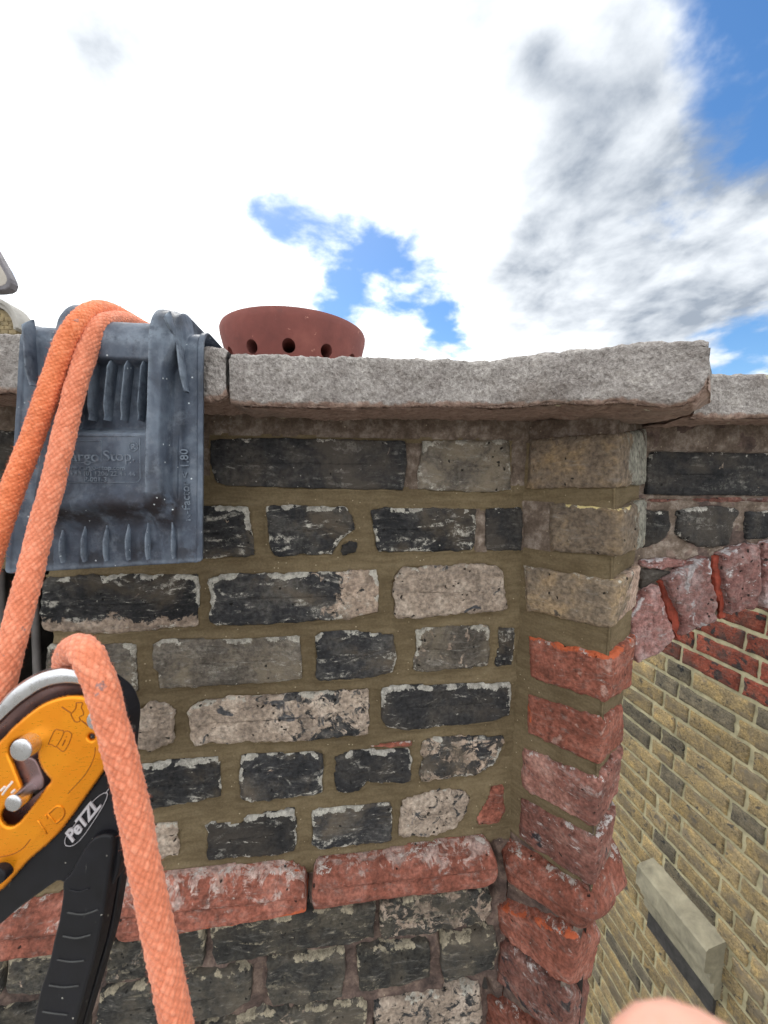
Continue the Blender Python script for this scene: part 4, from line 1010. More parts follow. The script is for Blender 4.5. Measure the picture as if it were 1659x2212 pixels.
for r_ in range(5):
    for k in range(5):
        x0 = -34 + k * 17 + (r_ % 2) * 8; y0 = 684 + r_ * 9
        if ((x0 + 7 - 4) / 44) ** 2 + ((y0 - 722) / 44) ** 2 > .85: continue
        V, F = curve_mesh([camloop([(x0, y0), (x0 + 15, y0), (x0 + 15, y0 + 7.6), (x0, y0 + 7.6)], dG)], .11); mk('brick', cam2w(V, dG), F, GBR, gb, smooth=False)

# ------------------------------------------------------------------ moulded rubber edge protector over the coping
RUB, nt, b, vec, oi = new_mat('dusty_rubber')
n1 = nt.noise(vec, 22, 5, .62, .4); n2 = nt.noise(vec, 160, 4, .65)
ge = nt.n.new('ShaderNodeNewGeometry')
c = nt.ramp(n1, [(.30, (.030, .036, .049)), (.48, (.064, .080, .112)), (.68, (.125, .155, .200))])
c = nt.mix(nt.mr(nt.noise(vec, 55, 5, .7), .48, .72, 0, .75), c, (.17, .195, .235))
stv = nt.vmath('MULTIPLY', vec, (1.0, 1.0, .25)); st_ = nt.noise(stv, 90, 4, .65)
c = nt.mix(nt.math('MULTIPLY', nt.mr(st_, .52, .72), .5), c, (.15, .185, .235))
c = nt.mix(nt.math('MULTIPLY', nt.attr('scuff'), nt.mr(nt.noise(vec, 45, 5, .6), .38, .56)), c, (.018, .015, .019))
wr_ = nt.math('MULTIPLY', nt.attr('wear'), nt.mr(n2, .3, .6))
c = nt.mix(nt.math('MULTIPLY', wr_, .7), c, (.26, .31, .37))
v = nt.voro(vec, 230); sr = nt.n.new('ShaderNodeSeparateColor'); nt.put(sr.inputs[0], v.outputs['Color'])
c = nt.mix(nt.math('MULTIPLY', nt.mr(v.outputs['Distance'], .12, .22, 1, 0), nt.mr(sr.outputs[0], .955, .97)), c, (.6, .65, .68))
nt.put(b.inputs['Base Color'], c); nt.put(b.inputs['Roughness'], nt.mr(n2, .3, .7, .48, .72)); b.inputs['Specular IOR Level'].default_value = .4
nt.put(b.inputs['Normal'], nt.bump(nt.noise(vec, 330, 3, .6), .18, .0008))
PP = Plane(PC.O + PC.N * .010, PM.S)
ep = empty('edge_protector', PP.hit(225, 1228), 'blue-black moulded rubber edge protector hanging over the coping', 'edge protector')
sst = lambda x, a, b_: (lambda t: t * t * (3 - 2 * t))(np.clip((x - a) / (b_ - a), 0, 1))
YB, YT = 1226.0, 700.0
def ep_left(y): return np.interp(y, [690, 1228], [46, 11])
RL = lambda y: np.interp(y, [676, 1050, 1110], [121, 70, 74])        # outer foot of the left ridge
def ep_h(x, y):
    xf, yf = x, y; x = CXP + (x - CXP) * 1.042; y = CYP + (y - CYP) * 1.034
    """how far the moulding stands out, metres, over the photograph's x and y"""
    rid = 1 - sst(y, 1050, 1160)
    lo, li = RL(y), RL(y) + 36
    left = sst(x, lo - 6, lo + 5) * (1 - sst(x, li - 7, li + 7))
    ri0 = np.interp(y, [699, 899, 1047, 1143], [315, 309, 306, 314]); ri1 = np.interp(y, [690, 715, 770, 928, 1071, 1119], [372, 368, 346, 341, 343, 362])
    rgt = sst(x, ri0 - 4, ri0 + 4) * (1 - sst(x, ri1 - 2, ri1 + 9 + 30 * sst(y, 1040, 1110)))
    chan = sst(x, li - 4, li + 4) * (1 - sst(x, ri0 - 4, ri0 + 4))
    bar = 1 - sst(y, 742, 756)
    plate = sst(y, 898, 916) * (1 - sst(y, 1078, 1146)) * (1 + .35 * np.exp(-((y - 1072) / 22) ** 2))
    ch = bar * .0080 + plate * .0120 + (1 - np.maximum(bar, plate)) * -.0062 * (1 - sst(y, 1060, 1150))
    h = np.maximum(left, rgt) * .0205 * rid + chan * ch
    x, y = xf, yf
    h -= .0025 * np.exp(-((x - 384) / 14) ** 2) * (1 - sst(y, 1000, 1120))
    h += .0020 * sst(x, 425, 427) + .0016 * np.exp(-((x - 383) / 2.5) ** 2) * sst(y, 900, 960)
    h += .0010 * (1 - sst(x, ep_left(y) + 8, ep_left(y) + 12))
    return h
def ep_attrs(x, y):
    x = CXP + (x - CXP) * 1.025; y = CYP + (y - CYP) * 1.025
    sc_ = np.exp(-((y - 1095) / 42) ** 2) * (1 - sst(x, 372, 400)) * sst(x, 66, 80) * 1.0 + .45 * np.exp(-((x - 345) / 16) ** 2) * np.exp(-((y - 1080) / 60) ** 2) + .75 * np.exp(-((y - 1200) / 26) ** 2) * (np.abs(((x - 230) / 55) % 2 - 1) < .5)
    ri0 = np.interp(y, [699, 899, 1047, 1143], [315, 309, 306, 314])
    we = np.exp(-((x - ri0 - 10) / 9) ** 2) * (y < 1050) * .8 + np.exp(-((y - 909) / 7) ** 2) * (x < 310) * (x > 120) * .9 + np.exp(-((y - 708) / 10) ** 2) * .7 + np.exp(-((x - 434) / 4) ** 2) * .6 + np.exp(-((y - YB + 4) / 4) ** 2) * .5
    return np.clip(sc_, 0, 1), np.clip(we, 0, 1)
nu, nvv = 240, 330
rad = .020; z0 = PP.hit(225, YB)[2]; z1 = PP.hit(225, YT)[2] - rad
pathlen = (z1 - z0) + rad * math.pi / 2 + .14
V = np.zeros((nvv, nu, 3)); SCU = np.zeros((nvv, nu)); WEA = np.zeros((nvv, nu))
us = np.linspace(0, 1, nu)
for j in range(nvv):
    q = pathlen * j / (nvv - 1)
    if q < z1 - z0: z = z0 + q; ang = 0; bk = 0
    elif q < z1 - z0 + rad * math.pi / 2: ang = (q - (z1 - z0)) / rad; z = z1 + rad * math.sin(ang); bk = rad * (1 - math.cos(ang))
    else: ang = math.pi / 2; z = z1 + rad; bk = rad + (q - (z1 - z0) - rad * math.pi / 2)
    ypx = YB - (YB - YT + 20) * min(q / (z1 - z0 + rad), 1.0)
    yy = np.full(nu, ypx); L_, R_ = ep_left(ypx), 438.0
    x = L_ + (R_ - L_) * us
    cr = 10.0                                                   # rounded lower corners
    h = ep_h(x, yy)
    base = np.array([PP.hit(xx, ypx) for xx in (L_, R_)])
    bs = base[0] + (base[1] - base[0]) * us[:, None]
    if ypx > YB - cr:
        k = cr - math.sqrt(max(cr * cr - (cr - (YB - ypx)) ** 2, 0)); k = k * .36 / FPX
        bs[:, :] += PP.S[None] * (np.clip(1 - us * 12, 0, 1) * k - np.clip(1 - (1 - us) * 12, 0, 1) * k)[:, None]
    bs[:, 2] = z + (0 if ang else 0)
    if ang == 0: bs[:, 2] = z - .004 * (0.5 - us) * 2 * (1 - q / (z1 - z0))
    nrm = PP.N * math.cos(ang) + np.array([0, 0, 1.0]) * math.sin(ang)
    wob = fbm(np.c_[x / 60, yy / 60, us * 0], 1.2, 2, .5, 77) * .0006
    V[j] = bs - PP.N * bk + nrm * (h + wob)[:, None]
    SCU[j], WEA[j] = ep_attrs(x, yy)
bo = np.repeat((V - PP.N * .0045)[None], 1, 0)[0]
VV = np.vstack([V.reshape(-1, 3), bo.reshape(-1, 3)])
F = grid_faces(nu, nvv)
if np.dot(np.cross(VV[F[0][1]] - VV[F[0][0]], VV[F[0][2]] - VV[F[0][0]]), PP.N) < 0: F = F[:, ::-1]
F2 = F[:, ::-1] + nu * nvv
ringi = np.r_[np.arange(nu), np.arange(1, nvv) * nu + nu - 1, (nvv - 1) * nu + np.arange(nu - 2, -1, -1), np.arange(nvv - 2, 0, -1) * nu]
m = len(ringi); SF = np.array([(ringi[i], ringi[i] + nu * nvv, ringi[(i + 1) % m] + nu * nvv, ringi[(i + 1) % m]) for i in range(m)])
mk('moulded_body', VV, np.vstack([F, F2, SF]), RUB, ep, dict(scuff=np.tile(SCU.ravel(), 2), wear=np.tile(WEA.ravel(), 2)))
def fin(x0, y0, x1, y1, hgt, th, taper=.3, nm='fin'):
    """a thin rib standing out of the moulding, from its pointed upper end to its lower end"""
    a = PP.hit(x0, y0); b_ = PP.hit(x1, y1); n = 14; V = []; dirn = b_ - a; sd2 = np.cross(dirn, PP.N); sd2 /= np.linalg.norm(sd2)
    for i in range(n):
        t = i / (n - 1); p = a + dirn * t; hh_ = hgt * min(1, t / taper + .06) * (1 - .35 * max(0, t - .8) / .2)
        tt = th * (.55 + .45 * min(1, t / taper))
        bx = x0 + (x1 - x0) * t; by = y0 + (y1 - y0) * t
        h0 = float(ep_h(np.array([bx]), np.array([by]))[0]) - .001
        V += [p + PP.N * h0 - sd2 * tt, p + PP.N * (h0 + hh_ * .92) - sd2 * tt * .55, p + PP.N * (h0 + hh_), p + PP.N * (h0 + hh_ * .92) + sd2 * tt * .55, p + PP.N * h0 + sd2 * tt]
    F = [tuple(f) for f in grid_faces(5, n)] + [(0, 1, 2, 3, 4), tuple(range((n - 1) * 5, n * 5))[::-1]]
    N_ = len(V)
    o = mk(nm, np.array(V), F, RUB, ep, dict(scuff=np.zeros(N_), wear=np.tile([0, .6, 1, .6, 0], n)))
    return o
for x0, x1 in ((192, 186), (232, 218), (268, 254), (302, 290)): fin(x0 + 15, 762, x1 + 14, 909, .0165, .0012, .2)
for i, x in enumerate((137, 183, 230, 277, 319, 374)): fin(x + 2, 1132 - i * 2, x + 3, 1214 - i * 1.8, .0085, .0016, .45)
fin(384, 690, 406, 848, .016, .0017, .15, 'gusset'); fin(70, 690, 80, 836, .014, .0017, .15, 'gusset')
# embossed lettering
def emboss(txt, x, y, size_px, h0, ang=0.0, spacing=1.0, bevel=0.0, nm='lettering', shear=0.0, weight=0.0):
    Ph = Plane(PP.O + PP.N * h0, PP.S); o3 = Ph.hit(x, y) - PP.N * h0; sc_ = np.linalg.norm(Ph.hit(x + 50, y) - Ph.hit(x, y)) / 50
    V, F = text_mesh(txt, size_px * sc_, .0007, shear, bevel, spacing, weight * sc_)
    ca, sa_ = math.cos(ang), math.sin(ang)
    P2 = np.c_[V[:, 0] * ca - V[:, 1] * sa_, V[:, 0] * sa_ + V[:, 1] * ca]
    W = o3 + P2[:, :1] * PP.S + P2[:, 1:2] * PP.Z + PP.N * (h0 + V[:, 2:3])
    mk(nm, W, F, RUB, ep, dict(scuff=np.zeros(len(V)), wear=np.full(len(V), .75)), smooth=False)
HP = .0123
emboss('Cargo', 128, 996, 35, HP, weight=.15); emboss('Stop.', 223, 995, 34, HP, weight=.15)
emboss('R', 284, 970, 16, HP, weight=.3); 
emboss('www.cargo-stop.com', 136, 1014, 15, HP, spacing=1.05, weight=.2); emboss('+44 (0) 1206 22 44 44', 152, 1027, 15, HP, spacing=1.04, weight=.2); emboss('P-001-3', 182, 1040, 15, HP, spacing=1.06, weight=.2)
emboss('K-Factor < 1.80', 412, 1126, 25, .0014, math.pi / 2, spacing=1.0, weight=.2)
def line_px(pts, h0, w_=.0005, nm='moulded_line', closed=False, mat=None, par=None):
    Ph = Plane(PP.O + PP.N * h0, PP.S); P_ = [Ph.hit(*p) for p in pts]
    if closed: P_.append(P_[0])
    V, F = tube(P_, w_, 6); mk(nm, V, F, RUB, ep, dict(scuff=np.zeros(len(V)), wear=np.full(len(V), .75)))
line_px([(288 + 10 * math.cos(a), 965 + 10 * math.sin(a)) for a in np.linspace(0, 2 * math.pi, 20)], HP)
line_px([(120, 942), (296, 942), (302, 946), (303, 1034), (298, 1041), (290, 1042), (120, 1042)], HP, .0004)
line_px([(128, 953), (219, 952), (219, 999), (128, 1000)], HP, .0004)

# ------------------------------------------------------------------ ropes
def rope_material(name, c0, c1, c2):
    m, nt, b, vec, oi = new_mat(name)
    n1 = nt.noise(vec, 60, 4, .6); n2 = nt.noise(vec, 900, 2, .6)
    c = nt.ramp(nt.math('ADD', nt.math('MULTIPLY', n1, .5), nt.math('MULTIPLY', nt.attr('tone'), .5)), [(.25, c0), (.5, c1), (.75, c2)])
    c = nt.mix(1.0, c, nt.ramp(n2, [(.3, (.86, .86, .86)), (.7, (1.14, 1.14, 1.14))]), 'MULTIPLY')
    dv_ = nt.noise(vec, 85, 4, .6)
    c = nt.mix(nt.math('MULTIPLY', nt.mr(dv_, .68, .73), .75), c, (.22, .18, .19))
    c = nt.mix(nt.math('MULTIPLY', nt.mr(nt.noise(vec, 26, 4, .65), .50, .75), .30), c, (.40, .16, .10))
    nt.put(b.inputs['Base Color'], c); b.inputs['Roughness'].default_value = .95; b.inputs['Specular IOR Level'].default_value = .15
    b.inputs['Sheen Weight'].default_value = .25; b.inputs['Sheen Roughness'].default_value = .5
    nt.put(b.inputs['Normal'], nt.bump(nt.noise(vec, 1100, 2, .6), .4, .0004))
    return m
ROPE_O = rope_material('orange_rope', (.60, .155, .060), (.77, .225, .098), (.86, .30, .15))
ROPE_P = rope_material('pale_orange_rope', (.58, .175, .090), (.72, .235, .130), (.82, .32, .195))
def rope(path, r_, mat, name, label, seed, nplait=12, pitch=.0060, relief=.0009, wave=0.0, fuzz=2600, fl=(.0006, .0024)):
    L = np.sum(np.linalg.norm(np.diff(np.array(path), axis=0), axis=1))
    n = int(L / .00065); ns = 78
    C = smooth_path(path, n)
    T = np.gradient(C, axis=0); T /= np.linalg.norm(T, axis=1)[:, None]
    u = np.cross(T[0], [.3, .2, .93]); u /= np.linalg.norm(u); U = []
    for i in range(n): u = u - T[i] * np.dot(u, T[i]); u /= np.linalg.norm(u); U.append(u)
    U = np.array(U); W = np.cross(T, U)
    ell = np.r_[0, np.cumsum(np.linalg.norm(np.diff(C, axis=0), axis=1))]
    th = np.arange(ns) / ns * 2 * math.pi
    TH, EL = np.meshgrid(th, ell)
    Q_ = np.c_[EL.ravel(), np.cos(TH).ravel() * r_, np.sin(TH).ravel() * r_]
    w1 = fbm(Q_, 130, 2, .6, seed + 21).reshape(TH.shape) * .34; w2 = fbm(Q_, 130, 2, .6, seed + 33).reshape(TH.shape) * .34
    a = TH / (2 * math.pi) * nplait + EL / pitch; b_ = TH / (2 * math.pi) * nplait - EL / pitch
    a = a + w1; b_ = b_ + w2
    fa, fb = a - np.floor(a), b_ - np.floor(b_)
    loz = (np.sin(math.pi * fa) * np.sin(math.pi * fb)) ** .45
    tilt_ = (fa - .5) * .35                                           # each plait lifts at one end, like a braid
    cell = hash3(np.floor(a).astype(int) % nplait, np.floor(b_).astype(int), np.floor(a).astype(int) * 0, seed)
    P_ = np.c_[EL.ravel() * 1.0, np.cos(TH).ravel() * r_, np.sin(TH).ravel() * r_]
    rr = r_ - relief * .6 + relief * (loz + tilt_ * loz) + (cell - .5) * relief * .6
    rr += (fbm(P_, 420, 3, .6, seed) * .00028 + fbm(P_, 60, 2, .5, seed + 3) * .0005).reshape(rr.shape)
    if wave: rr += wave * np.sin(EL / .0031 * 2 * math.pi + 2.5 * fbm(P_, 140, 2, .5, seed + 5).reshape(rr.shape)) 
    V = C[:, None] + rr[..., None] * (np.cos(TH)[..., None] * U[:, None] + np.sin(TH)[..., None] * W[:, None])
    tone = np.clip(.5 + (cell - .5) * .5 + (loz - .7) * .5, 0, 1).ravel()
    V = V.reshape(-1, 3); F = [tuple(f) for f in grid_faces(ns, n, True)] + [tuple(range(ns)), tuple(range((n - 1) * ns, n * ns))[::-1]]
    o = mk(name, V, F, mat, None, dict(tone=tone)); set_props(o, label, 'rope')
    # worn fibres
    g_ = np.random.default_rng(seed); ii = g_.integers(2, n - 2, fuzz); jj = g_.integers(0, ns, fuzz)
    base = V.reshape(n, ns, 3)[ii, jj]; out = base - C[ii]; out /= np.linalg.norm(out, axis=1)[:, None]
    tang = T[ii] * g_.choice([-1, 1], fuzz)[:, None]
    dirv = out * g_.uniform(.35, 1.0, fuzz)[:, None] + tang * g_.uniform(.0, 1.2, fuzz)[:, None] + g_.normal(0, .35, (fuzz, 3)); dirv /= np.linalg.norm(dirv, axis=1)[:, None]
    ln = g_.uniform(*fl, fuzz) * g_.uniform(.5, 1.2, fuzz); side = np.cross(dirv, g_.normal(0, 1, (fuzz, 3))); side /= np.linalg.norm(side, axis=1)[:, None]
    wd = .00009
    A = base - side * wd - out * .0002; B_ = base + side * wd - out * .0002; Cc = base + dirv * ln[:, None]
    FV = np.stack([A, B_, Cc], 1).reshape(-1, 3); FF = np.arange(fuzz * 3).reshape(-1, 3)
    fz = mk('loose_fibres', FV, FF, mat, o, dict(tone=np.full(fuzz * 3, .6)), smooth=False); fz['kind'] = 'stuff'
    return o
RR = .0080
left_path = [at(330, 722, .74), at(318, 712, .62), at(300, 702, .54), at(275, 688, .465), at(248, 675, .42), at(217, 668, .378), at(186, 680, .354), at(160, 708, .341), at(140, 746, .336), at(105, 844, .330), at(75, 931, .325), at(32, 1044, .316), at(10, 1106, .312), at(-14, 1181, .308), at(-45, 1290, .302), at(-75, 1420, .298), at(-100, 1600, .294), at(-112, 1900, .29), at(-120, 2400, .288)]
rope(left_path, RR, ROPE_O, 'rope', 'bright orange fuzzy rope over the protector, the left of the two strands', 301, relief=.0007, wave=.00016, fuzz=26000, fl=(.0008, .0030), nplait=11, pitch=.0045)
right_path = [at(352, 735, .74), at(340, 724, .62), at(322, 714, .52), at(300, 703, .455), at(276, 693, .415), at(248, 691, .385), at(222, 699, .362), at(200, 726, .350), at(181, 781, .342), at(162, 844, .335), at(147, 906, .329), at(132, 969, .322), at(115, 1044, .314), at(97, 1106, .307), at(79, 1181, .299), at(61, 1256, .290), at(41, 1331, .282), at(22, 1406, .275), at(2, 1490, .270), at(-20, 1590, .268), at(-30, 1690, .268), at(0, 1750, .268), at(60, 1745, .268), at(110, 1680, .270), at(136, 1560, .272), at(143, 1490, .270), at(147, 1445, .262), at(151, 1412, .248), at(168, 1398, .232), at(190, 1414, .222), at(205, 1447, .2195), at(220, 1484, .2195), at(239, 1556, .220), at(260, 1631, .221), at(285, 1734, .2215), at(310, 1859, .222), at(336, 1984, .222), at(362, 2109, .221), at(381, 2209, .220), at(402, 2330, .218), at(425, 2480, .215)]
rope(right_path, RR, ROPE_P, 'rope', 'pale orange braided rope, right strand, running through the descender and down', 311, fuzz=20000, relief=.00095)

# ------------------------------------------------------------------ descender
DD = .238
de = empty('rope_descender', at(120, 2212, DD), 'orange and black rope descender with silver rim and long black handle', 'descender')
def dpart(name, loops, d, half_t, bevel, mat, par=de, smooth=False, fn=None):
    V, F = curve_mesh([camloop(l, d) for l in loops], half_t, bevel, 3)
    W = cam2w(V, d)
    if fn is not None: W = W - FWD * fn(V)[:, None]
    o = mk(name, W, F, mat, par, smooth=False)
    return o
def smooth_loop(pts, n=90):
    p = np.array(pts + pts[:3], float); q = smooth_path(p, int(n * len(p) / len(pts)))
    k = len(q) * 1 // len(p); return [tuple(x) for x in resample(smooth_path(np.array(pts + [pts[0]], float), n + 1)[:-1], n)]
OR, nt, b, vec, oi = new_mat('anodised_orange')
n1 = nt.noise(vec, 30, 3, .5)
nt.put(b.inputs['Base Color'], nt.ramp(n1, [(.3, (.90, .28, .008)), (.7, (.95, .36, .014))]))
sv = nt.vmath('MULTIPLY', vec, (1, 1, 6)); scr = nt.noise(sv, 220, 4, .7)
nt.put(b.inputs['Roughness'], nt.mr(scr, .3, .7, .26, .42)); b.inputs['Metallic'].default_value = .6
nt.put(b.inputs['Normal'], nt.bump(nt.noise(vec, 700, 3, .6), .06, .0004))
ORL = simple_mat('orange_engraving', (.36, .11, .008), .5, .2, 40, metal=.5)
SIL = simple_mat('brushed_steel', (.62, .62, .64), .28, .08, 60, metal=1.0)
DSIL = simple_mat('dark_machined_metal', (.27, .18, .18), .34, .2, 60, metal=.8)
BLK, nt, b, vec, oi = new_mat('black_plastic')
sv = nt.vmath('MULTIPLY', vec, (3, 1, .6)); sc1 = nt.noise(sv, 90, 5, .7, .5); n2 = nt.noise(vec, 60, 4, .6)
c = nt.ramp(n2, [(.3, (.005, .005, .007)), (.7, (.011, .011, .015))])
c = nt.mix(nt.math('MULTIPLY', nt.mr(sc1, .66, .74), .6), c, (.16, .16, .15))
v = nt.voro(vec, 300); sr = nt.n.new('ShaderNodeSeparateColor'); nt.put(sr.inputs[0], v.outputs['Color'])
c = nt.mix(nt.math('MULTIPLY', nt.mr(v.outputs['Distance'], .1, .2, 1, 0), nt.mr(sr.outputs[0], .96, .97)), c, (.35, .34, .3))
nt.put(b.inputs['Base Color'], c); nt.put(b.inputs['Roughness'], nt.mr(n2, .3, .7, .34, .55)); b.inputs['Specular IOR Level'].default_value = .28
LGREY = simple_mat('pale_grey_print', (.44, .42, .44), .6, .15, 60)
# silver cheek: crescent rim and hollow ring behind the orange plate
outer = [(-150, 1720), (-110, 1640), (-60, 1580), (-10, 1532), (30, 1488), (82, 1455), (130, 1442), (162, 1443), (190, 1455), (214, 1490), (228, 1540), (232, 1590), (224, 1650), (170, 1735), (70, 1840), (-40, 1940), (-150, 1960)]
mid_ = [(-140, 1735), (-100, 1660), (-50, 1610), (0, 1558), (45, 1517), (95, 1485), (140, 1475), (180, 1480), (206, 1500), (222, 1542), (226, 1590), (218, 1645), (164, 1728), (66, 1832), (-40, 1930), (-140, 1950)]
plate = [(-130, 1745), (-90, 1690), (-50, 1650), (0, 1605), (37, 1566), (87, 1526), (125, 1509), (160, 1503), (190, 1507), (215, 1523), (232, 1550), (240, 1590), (238, 1630), (225, 1660), (190, 1711), (125, 1799), (62, 1856), (7, 1916), (-50, 1955), (-130, 1965)]
SL = lambda p, n=120: [tuple(x) for x in resample(smooth_path(np.array(p + [p[0]], float), n + 1)[:-1], n)]
def bend(V):                       # the plate is pressed: its outer flank falls away from a fold line
    x = V[:, 0] / DD * FPX + CXP; y = -V[:, 1] / DD * FPX + CYP
    e = (x - 118) * .80 + (y - 1690) * .60
    return -np.clip(e, 0, None) * .000045 - np.clip((x - 160) * .9 - (y - 1560) * .1, 0, None) * .00002
# ring: swept section between outer and mid curves, built as a lofted surface
def loft(curves, depths, mat, name, n=140, par=de, close_back=None):
    dip = lambda x, y: min(max((x - 150) * .78 + (y - 1590) * .62, 0), 60) * .00022
    Vs = [np.array([at(x, y, d + dip(x, y)) for x, y in SL(c_, n)]) for c_, d in zip(curves, depths)]
    V = np.vstack(Vs); return mk(name, V, grid_faces(n, len(curves), True), mat, par)
ins = lambda p, k: [(x + (60 - x) * k, y + (1700 - y) * k) for x, y in p]
loft([ins(outer, -.012), outer, ins(outer, .006), ins(outer, .03), ins(mid_, -.02), mid_, ins(mid_, .006)], [.262, .2395, .2362, .2350, .2346, .2352, .2372], SIL, 'silver_rim')
loft([ins(mid_, .004), ins(mid_, .010), ins(mid_, .04), ins(plate, .0), ins(plate, .03)], [.2365, .2390, .2402, .2402, .2420], DSIL, 'hollow_ring')
slot = [(29, 1650), (38, 1674), (48, 1701), (42, 1712), (14, 1738), (4, 1754), (3, 1768), (13, 1782), (31, 1784), (49, 1771), (78, 1735), (105, 1697), (114, 1684), (98, 1663), (87, 1639), (84, 1612), (76, 1594), (54, 1588), (27, 1601), (19, 1623)]
hole = [(200 + 9 * math.cos(a), 1590 + 9 * math.sin(a)) for a in np.linspace(0, 2 * math.pi, 18, endpoint=False)]
# orange plate as a dense pressed sheet
gx = np.arange(-140, 246, 2.0); gy = np.arange(1496, 1972, 2.0); X, Y = np.meshgrid(gx, gy); pp = np.c_[X.ravel(), Y.ravel()]
po, pi_ = edge_dist(pp, np.array(SL(plate))); so_, si_ = edge_dist(pp, np.array(SL(slot, 80))); ho_, hi_ = edge_dist(pp, np.array(hole))
sdist = np.minimum(np.where(pi_, po, -po), np.minimum(np.where(si_, -so_, so_), np.where(hi_, -ho_, ho_)))
dpt = .2338 + np.clip(4 - sdist, 0, 5) ** 2 * .00012
dpt = dpt + np.clip((pp[:, 0] - 118) * .78 + (pp[:, 1] - 1692) * .62, 0, 46) * .000030      # first fold
dpt = dpt + np.clip((pp[:, 0] - 150) * .78 + (pp[:, 1] - 1718) * .62, 0, None) * .000085     # outer flank
dpt = dpt + np.clip(1560 - pp[:, 1], 0, None) * .00001
# snap the border vertices onto the outline
V = np.array([at(x, y, d) for (x, y), d in zip(pp, dpt)])
F = grid_faces(len(gx), len(gy)); F = F[(sdist > -1.0)[F].all(1)]
us_ = np.unique(F); rm = np.full(len(V), -1); rm[us_] = np.arange(len(us_)); V = V[us_]; F = rm[F]
op = mk('orange_plate', V, F, OR, de)
sdm = op.modifiers.new('thick', 'SOLIDIFY'); sdm.thickness = .0018; sdm.offset = 0
# dark works seen through the slot
dpart('cam_housing', [[(-20, 1560), (150, 1560), (150, 1720), (60, 1810), (-20, 1810)]], .248, .003, .001, DSIL)
dpart('cam', [SL([(34, 1640), (80, 1630), (100, 1665), (104, 1690), (92, 1700), (76, 1690), (58, 1700), (46, 1690)], 40)], .2400, .0025, .001, DSIL)
def rivet(x, y, r_px, d0, d1, mat=SIL):
    a = at(x, y, d1); r_ = r_px / FPX * d1
    V = []; prof_ = [(0, 0), (r_ * .86, 0), (r_ * .97, .0004), (r_, .0012), (r_, d0 - d1)]
    n = 36
    for rr_, q in prof_:
        for k in range(n):
            t = 2 * math.pi * k / n; V.append(a + rr_ * (math.cos(t) * RIGHT + math.sin(t) * UP) + FWD * q)
    mk('rivet', np.array(V), grid_faces(n, len(prof_), True), mat, de)
rivet(43, 1622, 24, .244, .2255); rivet(26, 1737, 18, .244, .2255); rivet(206, 1558, 21, .244, .2295)
# engraved marks on the plate
def groove(pts, r_px=1.0, closed=False, n=60, nm='engraved_line', mat=ORL, d=None):
    pts = list(pts) + ([pts[0]] if closed else [])
    q = resample(smooth_path(np.array(pts, float), n), n, closed=False) if len(pts) > 2 else resample(np.array(pts, float), 8, closed=False)
    dd_ = []
    for x, y in q:
        z_ = .2338 + min(max((x - 118) * .78 + (y - 1692) * .62, 0), 46) * .000030 + max((x - 150) * .78 + (y - 1718) * .62, 0) * .000085 + max(1560 - y, 0) * .00001 - .0009
        dd_.append(z_ if d is None else d)
    P_ = [at(x, y, z_) for (x, y), z_ in zip(q, dd_)]
    V, F = tube(P_, r_px / FPX * DD, 6); mk(nm, V, F, mat, de)
groove([(134, 1527), (143, 1533), (153, 1540)], 1.4); groove([(176, 1556), (184, 1562), (191, 1569)], 1.4)
groove([(165, 1518), (178, 1518), (176, 1528), (180, 1537), (180, 1544), (172, 1549), (173, 1557), (163, 1559), (155, 1547), (154, 1542), (163, 1531)], 1.1, True, 80)
groove([(104, 1608), (118, 1578), (128, 1577), (138, 1582), (122, 1612), (113, 1609)], 1.0, True, 40); groove([(138, 1582), (146, 1579), (155, 1589), (139, 1622), (122, 1613)], 1.0, False, 40)
groove([(143, 1591), (144, 1592)], 1.6); groove([(141, 1598), (135, 1610)], 1.4)
groove([(206, 1614), (204, 1632), (195, 1655), (180, 1678), (147, 1714)], 1.0); groove([(66, 1813), (50, 1832), (30, 1844), (0, 1851), (-30, 1853)], 1.1)
def dtext(txt, x, y, size_px, ang, d, mat, nm='lettering', shear=0.0, ext=.0004, weight=0.0, sx=1.0, spacing=1.0, slope=0.0):
    k = d / FPX; V, F = text_mesh(txt, size_px * k, ext, shear, 0, spacing, weight * k)
    V[:, 0] *= sx; ca, sa_ = math.cos(ang), math.sin(ang)
    o3 = at(x, y, d)
    W = o3 + (V[:, :1] * ca - V[:, 1:2] * sa_) * RIGHT + (V[:, :1] * sa_ + V[:, 1:2] * ca) * UP - FWD * V[:, 2:3]
    mk(nm, W, F, mat, de, smooth=False)
for gl in ([(82, 1772), (100, 1800)], [(98, 1760), (101, 1768)], [(103, 1758), (122, 1742), (134, 1744), (138, 1756), (132, 1768), (120, 1778)], [(103, 1758), (120, 1778)]):
    groove(gl, 2.0, nm='raised_letter_stroke', mat=OR); groove([(x + 2.6, y + 1.2) for x, y in gl], .9, nm='letter_edge')
for gl in ([(6, 1716), (14, 1704), (28, 1688)], [(2, 1708), (12, 1698)], [(26, 1712), (33, 1705)]): groove(gl, 2.6, nm='paint_scrape', mat=simple_mat('white_scrape', (.75, .66, .6), .7, .2, 90))
